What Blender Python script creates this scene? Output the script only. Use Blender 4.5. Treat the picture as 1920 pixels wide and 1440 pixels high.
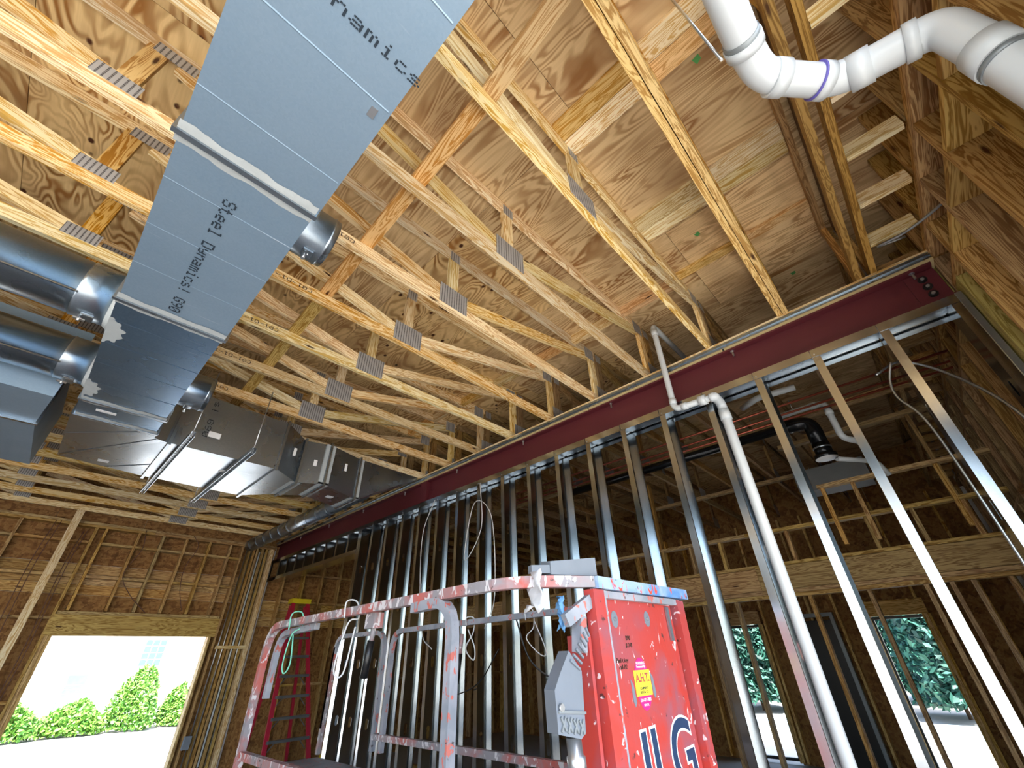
import bpy, math, random
from mathutils import Vector, Matrix
random.seed(7)
for o in list(bpy.data.objects): bpy.data.objects.remove(o)
SC = bpy.context.scene
COL = SC.collection

# ------------------------------------------------------------------ camera
EYE = Vector((0, 0, 1.65))
FPX = 778.33
RX = Vector((0.69044026, -0.72286758, -0.02747207))
RY = Vector((0.38188572, 0.39648227, -0.83484436))
RZ = Vector((0.6143741, 0.56591897, 0.54980013))
cam_d = bpy.data.cameras.new('camera'); cam = bpy.data.objects.new('camera', cam_d); COL.objects.link(cam)
cam_d.sensor_width = 36.0; cam_d.lens = FPX / 1920 * 36.0; cam_d.clip_start = 0.05; cam_d.clip_end = 300
M = Matrix.Identity(4)
for i in range(3):
    M[i][0] = RX[i]; M[i][1] = -RY[i]; M[i][2] = -RZ[i]; M[i][3] = EYE[i]
cam.matrix_world = M
SC.camera = cam

# ------------------------------------------------------------------ light
W = bpy.data.worlds.new('sky'); SC.world = W; W.use_nodes = True
wn = W.node_tree; wn.nodes.clear()
sky = wn.nodes.new('ShaderNodeTexSky'); sky.sky_type = 'NISHITA'; sky.sun_disc = False
sky.sun_elevation = math.radians(58); sky.sun_rotation = math.radians(200); sky.air_density = 1.0; sky.dust_density = 1.5
bg = wn.nodes.new('ShaderNodeBackground'); bg.inputs['Strength'].default_value = 0.42
wo = wn.nodes.new('ShaderNodeOutputWorld')
wn.links.new(sky.outputs[0], bg.inputs[0]); wn.links.new(bg.outputs[0], wo.inputs[0])
sun_d = bpy.data.lights.new('sun', 'SUN'); sun_d.energy = 11.0; sun_d.angle = math.radians(0.6); sun_d.color = (1.0, 0.97, 0.93)
sun = bpy.data.objects.new('sun', sun_d); COL.objects.link(sun)
sd = Vector((0.36, 0.30, -0.88)).normalized()
sun.rotation_euler = sd.to_track_quat('-Z', 'Y').to_euler(); sun.location = (-10, -10, 20)
SC.view_settings.view_transform = 'Standard'; SC.view_settings.look = 'None'
SC.view_settings.exposure = 1.2; SC.view_settings.gamma = 1.0; SC.view_settings.use_curve_mapping = False
try:
    SC.cycles.max_bounces = 6; SC.cycles.diffuse_bounces = 4; SC.cycles.glossy_bounces = 3; SC.cycles.use_adaptive_sampling = True; SC.cycles.adaptive_threshold = 0.06
    SC.cycles.caustics_reflective = False; SC.cycles.caustics_refractive = False
    SC.cycles.sample_clamp_indirect = 8.0; SC.cycles.use_denoising = True
except Exception:
    pass

# ------------------------------------------------------------------ materials
def lin(h):
    h = h.lstrip('#'); v = [int(h[i:i + 2], 16) / 255 for i in (0, 2, 4)]
    return tuple((c / 12.92 if c <= 0.04045 else ((c + 0.055) / 1.055) ** 2.4) for c in v) + (1.0,)

class NT:
    def __init__(s, name, rough=0.6, metal=0.0, spec=0.5):
        s.m = bpy.data.materials.new(name); s.m.use_nodes = True; s.t = s.m.node_tree; s.t.nodes.clear()
        s.out = s.n('ShaderNodeOutputMaterial'); s.b = s.n('ShaderNodeBsdfPrincipled')
        s.l(s.b.outputs[0], s.out.inputs[0])
        s.b.inputs['Roughness'].default_value = rough; s.b.inputs['Metallic'].default_value = metal
        s.b.inputs['Specular IOR Level'].default_value = spec
    def n(s, t, **k):
        x = s.t.nodes.new(t)
        for a, v in k.items(): setattr(x, a, v)
        return x
    def l(s, a, b): s.t.links.new(a, b)
    def val(s, sock, v):
        if hasattr(v, 'is_output'): s.l(v, sock)
        else: sock.default_value = v
    def math(s, op, a, b=0.5, c=None, clamp=False):
        x = s.n('ShaderNodeMath', operation=op, use_clamp=clamp)
        s.val(x.inputs[0], a); s.val(x.inputs[1], b)
        if c is not None: s.val(x.inputs[2], c)
        return x.outputs[0]
    def mix(s, f, a, b, mode='MIX'):
        x = s.n('ShaderNodeMix', data_type='RGBA', blend_type=mode)
        s.val(x.inputs[0], f); s.val(x.inputs[6], a); s.val(x.inputs[7], b)
        return x.outputs[2]
    def ramp(s, f, stops, interp='LINEAR'):
        x = s.n('ShaderNodeValToRGB'); x.color_ramp.interpolation = interp; e = x.color_ramp.elements
        while len(e) < len(stops): e.new(0.5)
        for q, (p, c) in zip(e, stops):
            q.position = p; q.color = c if hasattr(c, '__len__') else (c, c, c, 1)
        s.l(f, x.inputs[0]); return x.outputs[0]
    def coords(s, scale, kind='Object', rnd=True, rot=None):
        t = s.n('ShaderNodeTexCoord'); v = t.outputs[kind]
        if rnd:
            oi = s.n('ShaderNodeObjectInfo'); mm = s.n('ShaderNodeVectorMath', operation='MULTIPLY_ADD')
            mm.inputs[0].default_value = (37.1, 53.7, 71.3); s.l(oi.outputs['Random'], mm.inputs[1]); s.l(v, mm.inputs[2]); v = mm.outputs[0]
        mp = s.n('ShaderNodeMapping'); mp.inputs['Scale'].default_value = scale
        if rot: mp.inputs['Rotation'].default_value = rot
        s.l(v, mp.inputs[0]); return mp.outputs[0]
    def noise(s, v, scale, detail=3, dist=0.0, rough=0.5):
        x = s.n('ShaderNodeTexNoise'); s.l(v, x.inputs['Vector']); x.inputs['Scale'].default_value = scale
        x.inputs['Detail'].default_value = detail; x.inputs['Distortion'].default_value = dist; x.inputs['Roughness'].default_value = rough
        return x.outputs[0]
    def voro(s, v, scale, feature='F1', rand=1.0):
        x = s.n('ShaderNodeTexVoronoi', feature=feature); s.l(v, x.inputs['Vector']); x.inputs['Scale'].default_value = scale
        x.inputs['Randomness'].default_value = rand; return x
    def rnd(s): return s.n('ShaderNodeObjectInfo').outputs['Random']
    def bump(s, h, strength=0.2, dist=0.01):
        x = s.n('ShaderNodeBump'); x.inputs['Strength'].default_value = strength; x.inputs['Distance'].default_value = dist
        s.l(h, x.inputs['Height']); s.l(x.outputs[0], s.b.inputs['Normal'])
    def base(s, c): s.val(s.b.inputs['Base Color'], c)

def mat_wood(name, light, dark, knot='#4a2a16', tint=0.18, warm=None, contrast=1.0):
    t = NT(name, 0.62, 0, 0.3)
    v = t.coords((0.55, 7, 7)); g = t.noise(v, 2.4, 3, 1.6)
    rings = t.math('SINE', t.math('MULTIPLY', g, 46.0)); rings = t.math('MULTIPLY_ADD', rings, 0.5, 0.5)
    v2 = t.coords((2.0, 130, 130)); f = t.noise(v2, 1.0, 2)
    grain = t.math('MULTIPLY_ADD', f, 0.45, t.math('MULTIPLY', rings, 0.55))
    c = t.mix(t.math('MULTIPLY', t.ramp(grain, [(0.36, 0.0), (0.74, 1.0)]), 1.0 * contrast), lin(light), lin(dark))
    big = t.noise(t.coords((0.8, 3, 3)), 1.2, 2)
    c = t.mix(t.math('MULTIPLY', big, 0.45), c, lin(warm or dark))
    vk = t.voro(t.coords((2.3, 10, 10)), 1.0); k = t.ramp(vk.outputs['Distance'], [(0.06, 1.0), (0.13, 0.0)])
    kr = t.noise(t.coords((1.1, 1.1, 1.1)), 2.0, 0); kk = t.math('MULTIPLY', k, t.ramp(kr, [(0.43, 0.0), (0.49, 1.0)]))
    c = t.mix(kk, c, lin(knot))
    hv = t.n('ShaderNodeHueSaturation'); t.l(c, hv.inputs['Color'])
    t.l(t.math('MULTIPLY_ADD', t.rnd(), tint * 2, 1.0 - tint), hv.inputs['Value'])
    t.l(t.math('MULTIPLY_ADD', t.math('FRACT', t.math('MULTIPLY', t.rnd(), 13.7)), 0.02, 0.498), hv.inputs['Hue'])
    t.l(t.math('MULTIPLY_ADD', t.math('FRACT', t.math('MULTIPLY', t.rnd(), 7.3)), 0.25, 0.92), hv.inputs['Saturation'])
    t.base(hv.outputs[0]); t.bump(grain, 0.12, 0.003)
    return t.m

def mat_ply(name, light, dark, knots=True, sc=(0.75, 2.2, 1)):
    t = NT(name, 0.7, 0, 0.25)
    v = t.coords(sc); n = t.noise(v, 1.15, 2.5, 1.3, 0.45)
    s = t.math('SINE', t.math('MULTIPLY', n, 95.0)); s = t.math('MULTIPLY_ADD', s, 0.5, 0.5)
    s = t.ramp(s, [(0.2, 0.0), (0.95, 1.0)])
    amp = t.ramp(t.noise(t.coords((1.3, 2.6, 1)), 1.6, 2), [(0.35, 0.25), (0.65, 1.0)])
    c = t.mix(t.math('MULTIPLY', t.math('MULTIPLY', s, amp), 0.95), lin(light), lin(dark))
    fine = t.noise(t.coords((4, 90, 1)), 1.0, 2)
    c = t.mix(t.math('MULTIPLY', fine, 0.3), c, lin(dark))
    blot = t.ramp(t.noise(t.coords((1.0, 1.8, 1)), 1.7, 4), [(0.5, 0.0), (0.75, 0.5)])
    c = t.mix(blot, c, lin('#85532c'))
    if knots:
        vk = t.voro(t.coords((5.5, 7.5, 1)), 1.0); k = t.ramp(vk.outputs['Distance'], [(0.09, 1.0), (0.15, 0.0)])
        msk = t.ramp(t.noise(t.coords((0.8, 0.8, 1)), 1.4, 1), [(0.47, 0.0), (0.53, 1.0)])
        c = t.mix(t.math('MULTIPLY', k, msk), c, lin('#4b2716'))
        vh = t.voro(t.coords((1.7, 2.3, 1)), 1.0); h = t.ramp(vh.outputs['Distance'], [(0.035, 1.0), (0.06, 0.0)])
        c = t.mix(h, c, lin('#1a0d08'))
    hv = t.n('ShaderNodeHueSaturation'); t.l(c, hv.inputs['Color'])
    t.l(t.math('MULTIPLY_ADD', t.rnd(), 0.22, 0.9), hv.inputs['Value']); hv.inputs['Saturation'].default_value = 1.0; hv.inputs['Hue'].default_value = 0.502
    t.base(hv.outputs[0]); t.bump(s, 0.06, 0.002)
    return t.m

def mat_osb(name):
    t = NT(name, 0.75, 0, 0.25)
    v = t.coords((9, 9, 22), rnd=False); d = t.noise(v, 1.0, 2, 2.5)
    a = t.voro(t.coords((11, 11, 30), rnd=False, rot=(0, 0.5, 0.3)), 1.0); b = t.voro(t.coords((26, 26, 12), rnd=False, rot=(0.2, -0.7, 0)), 1.0)
    x = t.math('ADD', t.math('MULTIPLY', a.outputs['Color'], 0.5), t.math('MULTIPLY', b.outputs['Color'], 0.35))
    x = t.math('MULTIPLY_ADD', d, 0.4, x)
    t.base(t.ramp(x, [(0.15, lin('#4a2f18')), (0.5, lin('#7f5932')), (0.75, lin('#a37c4c')), (1.0, lin('#624225'))]))
    t.bump(x, 0.3, 0.004); return t.m

def mat_flat(name, c, rough=0.6, metal=0.0, var=0.12, sc=6.0, bump=0.0):
    t = NT(name, rough, metal)
    n = t.noise(t.coords((1, 1, 1)), sc, 4)
    c = lin(c); d = tuple(x * (1 - 2 * var) for x in c[:3]) + (1,)
    t.base(t.mix(n, c, d))
    if bump: t.bump(n, bump, 0.01)
    return t.m

def mat_galv(name, c1, c2, rough=(0.3, 0.5), metal=0.9, spangle=14.0, scr=0.25):
    t = NT(name, 0.4, metal)
    v = t.coords((1, 1, 1)); w = t.voro(v, spangle * 9); n = t.noise(v, 2.2, 4)
    f = t.math('ADD', t.math('MULTIPLY', w.outputs['Color'], 0.22), t.math('MULTIPLY', n, 0.75))
    c = t.mix(f, lin(c1), lin(c2))
    sn = t.noise(t.coords((3, 34, 34), rot=(0, 0, 0.5)), 1.0, 2); s = t.ramp(sn, [(0.70, 0.0), (0.78, scr)])
    c = t.mix(s, c, lin('#e8eef2')); t.base(c)
    t.l(t.math('MULTIPLY_ADD', n, rough[1] - rough[0], rough[0]), t.b.inputs['Roughness'])
    t.bump(t.noise(v, 1.4, 1), 0.05, 0.02)
    return t.m

def mat_plate(name):
    t = NT(name, 0.5, 0.35)
    v = t.coords((1, 1, 1), rnd=False); sx = t.n('ShaderNodeSeparateXYZ'); t.l(v, sx.inputs[0])
    a = t.math('SINE', t.math('MULTIPLY', sx.outputs[0], 2 * math.pi / 0.024)); b = t.math('SINE', t.math('MULTIPLY', sx.outputs[2], 2 * math.pi / 0.014))
    m = t.math('MULTIPLY', t.ramp(a, [(0.45, 0.0), (0.6, 1.0)]), t.ramp(b, [(0.1, 0.55), (0.5, 1.0)]))
    t.base(t.mix(m, lin('#b4b4b4'), lin('#4a4848'))); t.bump(m, 0.5, 0.004); return t.m

def mat_worn(name, base, under, spat, amt=0.5, wear=0.55):
    t = NT(name, 0.5, 0.0)
    v = t.coords((1, 1, 1)); n = t.noise(v, 5.0, 5, 0.6); c = t.mix(t.ramp(n, [(wear - 0.1, 0.0), (wear + 0.1, 1.0)]), lin(base), lin(under))
    big = t.noise(v, 1.7, 2); c = t.mix(t.ramp(big, [(0.35, 0.0), (0.75, 0.55)]), c, lin(under))
    sp = t.noise(t.coords((16, 16, 9)), 1.6, 3, 0.8); c = t.mix(t.ramp(sp, [(0.68 - 0.2 * amt, 0.0), (0.71 - 0.2 * amt, 1.0)]), c, lin(spat))
    dk = t.noise(t.coords((22, 22, 22)), 1.0, 3); c = t.mix(t.ramp(dk, [(0.68, 0.0), (0.72, 0.85)]), c, lin('#3a2b2b'))
    t.base(c); t.bump(sp, 0.25, 0.004); return t.m

def mat_leaf(name, a, b):
    t = NT(name, 0.6)
    gi = t.n('ShaderNodeNewGeometry'); r = gi.outputs['Random Per Island']
    t.base(t.mix(r, lin(a), lin(b))); return t.m

MW = {}
MW['pine'] = mat_wood('pine_light', '#f4e0b8', '#bd8846', warm='#e0bd82')
MW['pale'] = mat_wood('pine_pale', '#f7e8c8', '#c99c5e', warm='#e9cf9e')
MW['gold'] = mat_wood('pine_gold', '#ebc88a', '#a16d30', warm='#d29f57')
MW['brown'] = mat_wood('pine_brown', '#bd935e', '#805a33', warm='#98703f')
MW['wall'] = mat_wood('pine_wall', '#cfae7c', '#86603a', warm='#ad8653')
MW['pink'] = mat_wood('pine_pink', '#efcb9a', '#b67f48', warm='#deb07c')
MW['treated'] = mat_wood('treated_pine', '#b9ad74', '#837642', warm='#9a8f55')
MW['dark'] = mat_wood('pine_shaded', '#b4946a', '#7b5c3a', warm='#937350')  # shaded pine: the far room's dimness is put into the wood colour
PLY = mat_ply('plywood', '#ebcd96', '#8e5c28')
PLYV = mat_ply('plywood_vertical_grain', '#eccf9f', '#996a3c', knots=False, sc=(0.5, 3.2, 1))
OSB = mat_osb('osb')
GALV = mat_galv('galvanized_duct', '#9db4c8', '#7f9bb3', (0.42, 0.58), 0.6)
GALVD = mat_galv('galvanized_shiny', '#b3bec8', '#8d9ba7', (0.2, 0.36), 0.95)
GALVB = mat_galv('galvanized_sky_tint', '#8fabc6', '#5d7f9f', (0.2, 0.36), 0.88)  # blue sky reflection put into the zinc colour
STUD = mat_galv('steel_stud_metal', '#c6cbce', '#a9b0b5', (0.12, 0.22), 1.0, scr=0.1)
PLATE = mat_plate('nail_plate_metal')
MAROON = mat_flat('maroon_primer', '#5e2029', 0.55, 0, 0.12, 3.0)
PVC = mat_flat('white_pvc', '#cdd5da', 0.3, 0, 0.03, 4.0)
GREYP = mat_flat('grey_strap', '#8d9599', 0.45, 0.4)
BLACK = mat_flat('black_paint', '#17181a', 0.35)
BLKMET = mat_flat('black_stovepipe', '#26282b', 0.22, 0.6)
INK = mat_flat('stamp_ink', '#1c2b38', 0.7, 0, 0.0)
INKB = mat_flat('stamp_brown_ink', '#3b2a20', 0.8, 0, 0.0)
BOLT = mat_flat('zinc_bolt', '#cfd3d6', 0.3, 0.9)
SEAL = mat_flat('duct_sealant', '#b4bcbf', 0.8, 0, 0.08, 20, 0.4)
CREAM = mat_flat('cream_shim', '#cdbb8a', 0.7)
PAPER = mat_flat('paper_label', '#eef0f2', 0.8, 0, 0.04)
COPPER = mat_flat('copper_pipe', '#b5614d', 0.35, 0.7)
CONC = mat_flat('concrete', '#b9b4ab', 0.85, 0, 0.08, 2.0, 0.1)
SLAB = mat_flat('slab_concrete', '#aaa69d', 0.8, 0, 0.1, 1.5, 0.1)
RED = mat_worn('lift_red_paint', '#b5382d', '#95505a', '#dccacd', 0.16, 0.58)
RAIL = mat_worn('rail_paint_plaster', '#b9564a', '#8e8b90', '#cdc9cc', 0.6, 0.46)
GREYR = mat_worn('rail_grey_paint', '#7f8791', '#9c9fa9', '#b8685f', 0.35, 0.5)
BLUEP = mat_worn('blue_drip_paint', '#2f78c4', '#9fb7cf', '#d4513d', 0.35, 0.5)
PLASTIC = mat_flat('grey_plastic', '#77808b', 0.55, 0, 0.12, 8)
LADR = mat_flat('ladder_red_fibreglass', '#b41f3c', 0.45)
LADS = mat_flat('ladder_aluminium', '#8b9096', 0.4, 0.8)
YEL = mat_flat('yellow_plastic', '#e8d21f', 0.5)
WIRE = mat_flat('brown_cable', '#6b4a40', 0.6)
WIREW = mat_flat('white_cable', '#d9dbdd', 0.5)
FLEX = mat_galv('flex_conduit_metal', '#c0c4c8', '#8d9398', (0.25, 0.4))
ROPEG = mat_flat('green_rope', '#7fd3b8', 0.8)
CLOTH = mat_flat('white_rag', '#dfe2e8', 0.9, 0, 0.06, 8, 0.3)
CLOTHB = mat_flat('blue_rag', '#6fa6d8', 0.9)
PINK = mat_flat('sticker_pink', '#d5237f', 0.5, 0, 0.03)
STY = mat_flat('sticker_yellow', '#ecdf3d', 0.5, 0, 0.03)
NAVY = mat_flat('navy_decal', '#17355a', 0.5, 0, 0.1)
WHITE = mat_flat('white_decal', '#e6e8ea', 0.5, 0, 0.04)
STUCCO = mat_flat('white_stucco', '#fbfaf7', 0.85, 0, 0.03)
GLASSB = mat_flat('window_pane_blue', '#5f93b8', 0.1, 0)
LEAF = mat_leaf('leaf_green', '#3f7d2a', '#8bb548')
LEAFD = mat_leaf('leaf_dark', '#0e2c26', '#38715c')
BARK = mat_flat('bark', '#5b4632', 0.9)
ASPH = mat_flat('road', '#9fb2bd', 0.8, 0, 0.08)
BRICK = mat_flat('orange_brick', '#a7673f', 0.85)
GLOSSY_GREEN = mat_flat('green_chalk', '#5fae62', 0.8)

# ------------------------------------------------------------------ helpers
CACHE = {}
def tag(o, label=None, cat=None, group=None, kind=None):
    if label: o['label'] = label
    if cat: o['category'] = cat
    if group: o['group'] = group
    if kind: o['kind'] = kind
    return o
def thing(name, label, cat, loc=(0, 0, 0), group=None, kind=None):
    o = bpy.data.objects.new(name, None); COL.objects.link(o); o.location = loc; o.empty_display_size = 0.1
    return tag(o, label, cat, group, kind)
def struct(name, label, loc=(0, 0, 0)):
    return thing(name, label, name.split('_')[0] if not name.startswith('trim') else 'trim', loc, None, 'structure')
def wloc(p):
    v = Vector((0, 0, 0))
    while p is not None: v += p.location; p = p.parent
    return v
def link(name, me, mat, parent, mw):
    o = bpy.data.objects.new(name, me); COL.objects.link(o)
    if mat is not None and not me.materials: me.materials.append(mat)
    elif mat is not None and me.materials[0] is not mat:
        o.material_slots[0].link = 'OBJECT'; o.material_slots[0].material = mat
    if parent is not None:
        o.parent = parent; r = mw.to_3x3()
        base = parent.matrix_basis if parent.parent is None else parent.parent.matrix_basis @ parent.matrix_basis
        o.matrix_basis = base.inverted() @ mw
    else: o.matrix_basis = mw
    return o
def mesh(verts, faces, smooth=False):
    me = bpy.data.meshes.new('m'); me.from_pydata([tuple(v) for v in verts], [], faces); me.update()
    if smooth: me.polygons.foreach_set('use_smooth', [True] * len(me.polygons))
    return me
BOXF = [(0, 3, 2, 1), (4, 5, 6, 7), (0, 1, 5, 4), (1, 2, 6, 5), (2, 3, 7, 6), (3, 0, 4, 7)]
def boxv(x0, x1, y0, y1, z0, z1):
    return [(x0, y0, z0), (x1, y0, z0), (x1, y1, z0), (x0, y1, z0), (x0, y0, z1), (x1, y0, z1), (x1, y1, z1), (x0, y1, z1)]
def boxmesh(L, a, b, mat):
    k = ('box', round(L, 3), round(a, 4), round(b, 4), mat.name)
    if k not in CACHE: CACHE[k] = mesh(boxv(-L / 2, L / 2, -a / 2, a / 2, -b / 2, b / 2), BOXF)
    return CACHE[k]
def frame(d, up):
    x = d.normalized(); u = Vector(up)
    if abs(x.dot(u)) > 0.98: u = Vector((1, 0, 0)) if abs(x.z) > 0.9 else Vector((0, 0, 1))
    y = u.cross(x).normalized(); z = x.cross(y)
    return x, y, z
def bar(name, p0, p1, a, b, mat, parent=None, up=(0, 0, 1)):
    p0 = Vector(p0); p1 = Vector(p1); d = p1 - p0; x, y, z = frame(d, up); c = (p0 + p1) / 2
    mw = Matrix(((x.x, y.x, z.x, c.x), (x.y, y.y, z.y, c.y), (x.z, y.z, z.z, c.z), (0, 0, 0, 1)))
    return link(name, boxmesh(d.length, a, b, mat), mat, parent, mw)
def box(name, x0, x1, y0, y1, z0, z1, mat, parent=None):
    dx, dy, dz = x1 - x0, y1 - y0, z1 - z0; cx, cy, cz = (x0 + x1) / 2, (y0 + y1) / 2, (z0 + z1) / 2
    if dx >= dy and dx >= dz: return bar(name, (x0, cy, cz), (x1, cy, cz), dy, dz, mat, parent)
    if dy >= dz: return bar(name, (cx, y0, cz), (cx, y1, cz), dx, dz, mat, parent)
    return bar(name, (cx, cy, z0), (cx, cy, z1), dy, dx, mat, parent)
def raw(name, verts, faces, mat, parent=None, smooth=False):
    """world-coordinate vertices; origin moved to their mean"""
    vs = [Vector(v) for v in verts]; c = sum(vs, Vector()) / len(vs)
    return link(name, mesh([v - c for v in vs], faces, smooth), mat, parent, Matrix.Translation(c))
class MB:
    def __init__(s): s.v = []; s.f = []
    def box(s, *a):
        n = len(s.v); s.v += boxv(*a); s.f += [tuple(i + n for i in f) for f in BOXF]; return s
    def add(s, v, f):
        n = len(s.v); s.v += [tuple(q) for q in v]; s.f += [tuple(i + n for i in g) for g in f]; return s
    def build(s, name, mat, parent=None, smooth=False): return raw(name, s.v, s.f, mat, parent, smooth)
def fillet(pts, r, n=6):
    P = [Vector(p) for p in pts]; out = [P[0]]
    for i in range(1, len(P) - 1):
        a, b, c = P[i - 1], P[i], P[i + 1]; u = (a - b); v = (c - b); rr = min(r, u.length * 0.49, v.length * 0.49)
        p = b + u.normalized() * rr; q = b + v.normalized() * rr
        for k in range(n + 1):
            t = k / n; out.append(p * (1 - t) ** 2 + b * 2 * t * (1 - t) + q * t * t)
    out.append(P[-1]); return out
def sweep(pts, r, n=12, rot=0.0, caps=True):
    P = [Vector(p) for p in pts]; R = r if hasattr(r, '__len__') else [r] * len(P)
    v = []; f = []; up = None
    for i, p in enumerate(P):
        if i == 0: d = P[1] - P[0]
        elif i == len(P) - 1: d = P[-1] - P[-2]
        else: d = (P[i + 1] - p).normalized() + (p - P[i - 1]).normalized()
        if d.length < 1e-9: d = P[i] - P[i - 1]
        d.normalize()
        if up is None: up = Vector((0, 0, 1)) if abs(d.z) < 0.9 else Vector((1, 0, 0))
        y = up.cross(d); y.normalize(); z = d.cross(y); up = z
        for k in range(n):
            a = 2 * math.pi * k / n + rot; v.append(p + (y * math.cos(a) + z * math.sin(a)) * R[i])
    for i in range(len(P) - 1):
        for k in range(n): f.append((i * n + k, i * n + (k + 1) % n, (i + 1) * n + (k + 1) % n, (i + 1) * n + k))
    if caps: f.append(tuple(range(n))[::-1]); f.append(tuple(range((len(P) - 1) * n, len(P) * n)))
    return v, f
def tube(name, pts, r, mat, parent=None, n=12, rot=0.0, caps=True, smooth=True):
    v, f = sweep(pts, r, n, rot, caps); o = raw(name, v, f, mat, parent)
    if smooth:
        fl = [len(p.vertices) == 4 for p in o.data.polygons]; o.data.polygons.foreach_set('use_smooth', fl)
    return o
def spline(pts, n=8):
    P = [Vector(p) for p in pts]; Q = [P[0] * 2 - P[1]] + P + [P[-1] * 2 - P[-2]]; out = []
    for i in range(1, len(Q) - 2):
        for k in range(n):
            t = k / n; a, b, c, d = Q[i - 1], Q[i], Q[i + 1], Q[i + 2]
            out.append(0.5 * ((2 * b) + (c - a) * t + (2 * a - 5 * b + 4 * c - d) * t * t + (3 * b - a - 3 * c + d) * t ** 3))
    out.append(P[-1]); return out
def loft(name, sections, mat, parent=None, caps=True):
    n = len(sections[0]); v = [p for s in sections for p in s]; f = []
    for i in range(len(sections) - 1):
        for k in range(n): f.append((i * n + k, i * n + (k + 1) % n, (i + 1) * n + (k + 1) % n, (i + 1) * n + k))
    if caps: f.append(tuple(range(n))[::-1]); f.append(tuple(range((len(sections) - 1) * n, len(sections) * n)))
    return raw(name, v, f, mat, parent)
def at(x, y, ax, val):
    r = RX * ((x - 960) / FPX) + RY * ((y - 720) / FPX) + RZ; i = 'XYZ'.index(ax)
    return EYE + r * ((val - EYE[i]) / r[i])

GLYPH = {'S': '01110100011000001110000011000101110', 't': '01000010001110001000010000100100110', 'e': '00000000000111010001111111000001110',
         'l': '01100001000010000100001000010001110', 'D': '11110100011000110001100011000111110', 'y': '00000000001000110001011110000101110',
         'n': '00000000001011011001100011000110001', 'a': '00000000000111000001011111000101111', 'm': '00000000001101010101101011010110101',
         'i': '00100000000110000100001000010001110', 'c': '00000000000111010000100001000101110', 's': '00000000000111010000011100000111110',
         '!': '00100001000010000100001000000000100', 'G': '01110100011000010111100011000101110', '9': '01110100011000101111000010001001100',
         '0': '01110100011001110101110011000101110', 'C': '01110100011000010000100001000101110', '1': '00100011000010000100001000010001110',
         '-': '00000000000000011111000000000000000', ' ': '0' * 35, '3': '11111000100010000010000011000101110'}
def dots(name, text, origin, dx, dy, h, mat, parent, pitch=None):
    """dot-matrix stamp: dx reading direction, dy up direction"""
    o = Vector(origin); dx = Vector(dx).normalized(); dy = Vector(dy).normalized(); nrm = dx.cross(dy); c = h / 7; w = pitch or c
    v = []; f = []
    for k, ch in enumerate(text):
        g = GLYPH[ch]
        for r in range(7):
            for q in range(5):
                if g[r * 5 + q] == '1':
                    p = o + dx * ((k * 6 + q) * w) + dy * ((6 - r) * c); n = len(v)
                    v += [p, p + dx * w * 0.85, p + dx * w * 0.85 + dy * c * 0.95, p + dy * c * 0.95]; v += [q2 + nrm * 0.0008 for q2 in v[-4:]]
                    f += [tuple(i + n for i in fc) for fc in BOXF]
    o = raw(name, v, f, mat, parent); o['kind'] = 'stuff'; return o
def text(name, s, origin, dx, dy, size, mat, parent, depth=0.0006, offset=0.0, align='CENTER'):
    cu = bpy.data.curves.new('t', 'FONT'); cu.body = s; cu.size = size; cu.align_x = align; cu.align_y = 'CENTER'; cu.extrude = depth; cu.offset = offset
    to = bpy.data.objects.new('t', cu); COL.objects.link(to); dg = bpy.context.evaluated_depsgraph_get(); dg.update()
    me = bpy.data.meshes.new_from_object(to.evaluated_get(dg)); bpy.data.objects.remove(to); bpy.data.curves.remove(cu)
    x = Vector(dx).normalized(); z = x.cross(Vector(dy)).normalized(); y = z.cross(x); c = Vector(origin)
    return link(name, me, mat, parent, Matrix(((x.x, y.x, z.x, c.x), (x.y, y.y, z.y, c.y), (x.z, y.z, z.z, c.z), (0, 0, 0, 1))))
ORD = ['first', 'second', 'third', 'fourth', 'fifth', 'sixth', 'seventh', 'eighth', 'ninth', 'tenth', 'eleventh', 'twelfth', 'thirteenth',
       'fourteenth', 'fifteenth', 'sixteenth', 'seventeenth', 'eighteenth']

XW = 3.34          # near face of the steel stud wall
ZB = 3.89          # underside of the truss bottom chords
def ztop(x): return 4.531 + 0.0203 * x      # top of the truss top chords = underside of the deck

# ================================================================== large structure
# floor and ground
fl = struct('floor', 'grey concrete slab floor of the building')
box('slab', -7.2, 10.4, -1.2, 10.4, -0.15, 0.0, SLAB, fl)
gd = tag(raw('ground', boxv(-60, 70, -50, 80, -0.3, -0.155), BOXF, CONC), 'pale sunlit concrete ground around the building', 'ground', None, 'structure')
gd.name = 'ground'

# roof deck: plywood panels
ce = struct('ceiling', 'plywood roof deck on the trusses, seen from below')
pid = 0
for i in range(15):
    x0 = -7.22 + 1.22 * i; x1 = x0 + 1.217
    for j in range(6):
        y0 = -1.9 + 2.44 * j - (1.22 if i % 2 else 0); y1 = y0 + 2.437
        y0 = max(y0, -1.05); y1 = min(y1, 10.4)
        if y1 - y0 < 0.1: continue
        za, zb = ztop(x0), ztop(x1); c = Vector(((x0 + x1) / 2, (y0 + y1) / 2, (za + zb) / 2 + 0.009))
        bar('plywood_panel', (c.x, y0, c.z + 0.0), (c.x, y1, c.z), 1.217, 0.018, PLY if x1 < 1.3 or y0 > 1.5 else PLYV, ce, up=(-0.0203, 0, 1))
bar('roof_light_stop', (-7.3, 4.6, ztop(-7.3) + 0.04), (10.6, 4.6, ztop(10.6) + 0.04), 11.9, 0.03, GREYP, ce)  # unseen sheet added over the deck to stop daylight through panel gaps
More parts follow.
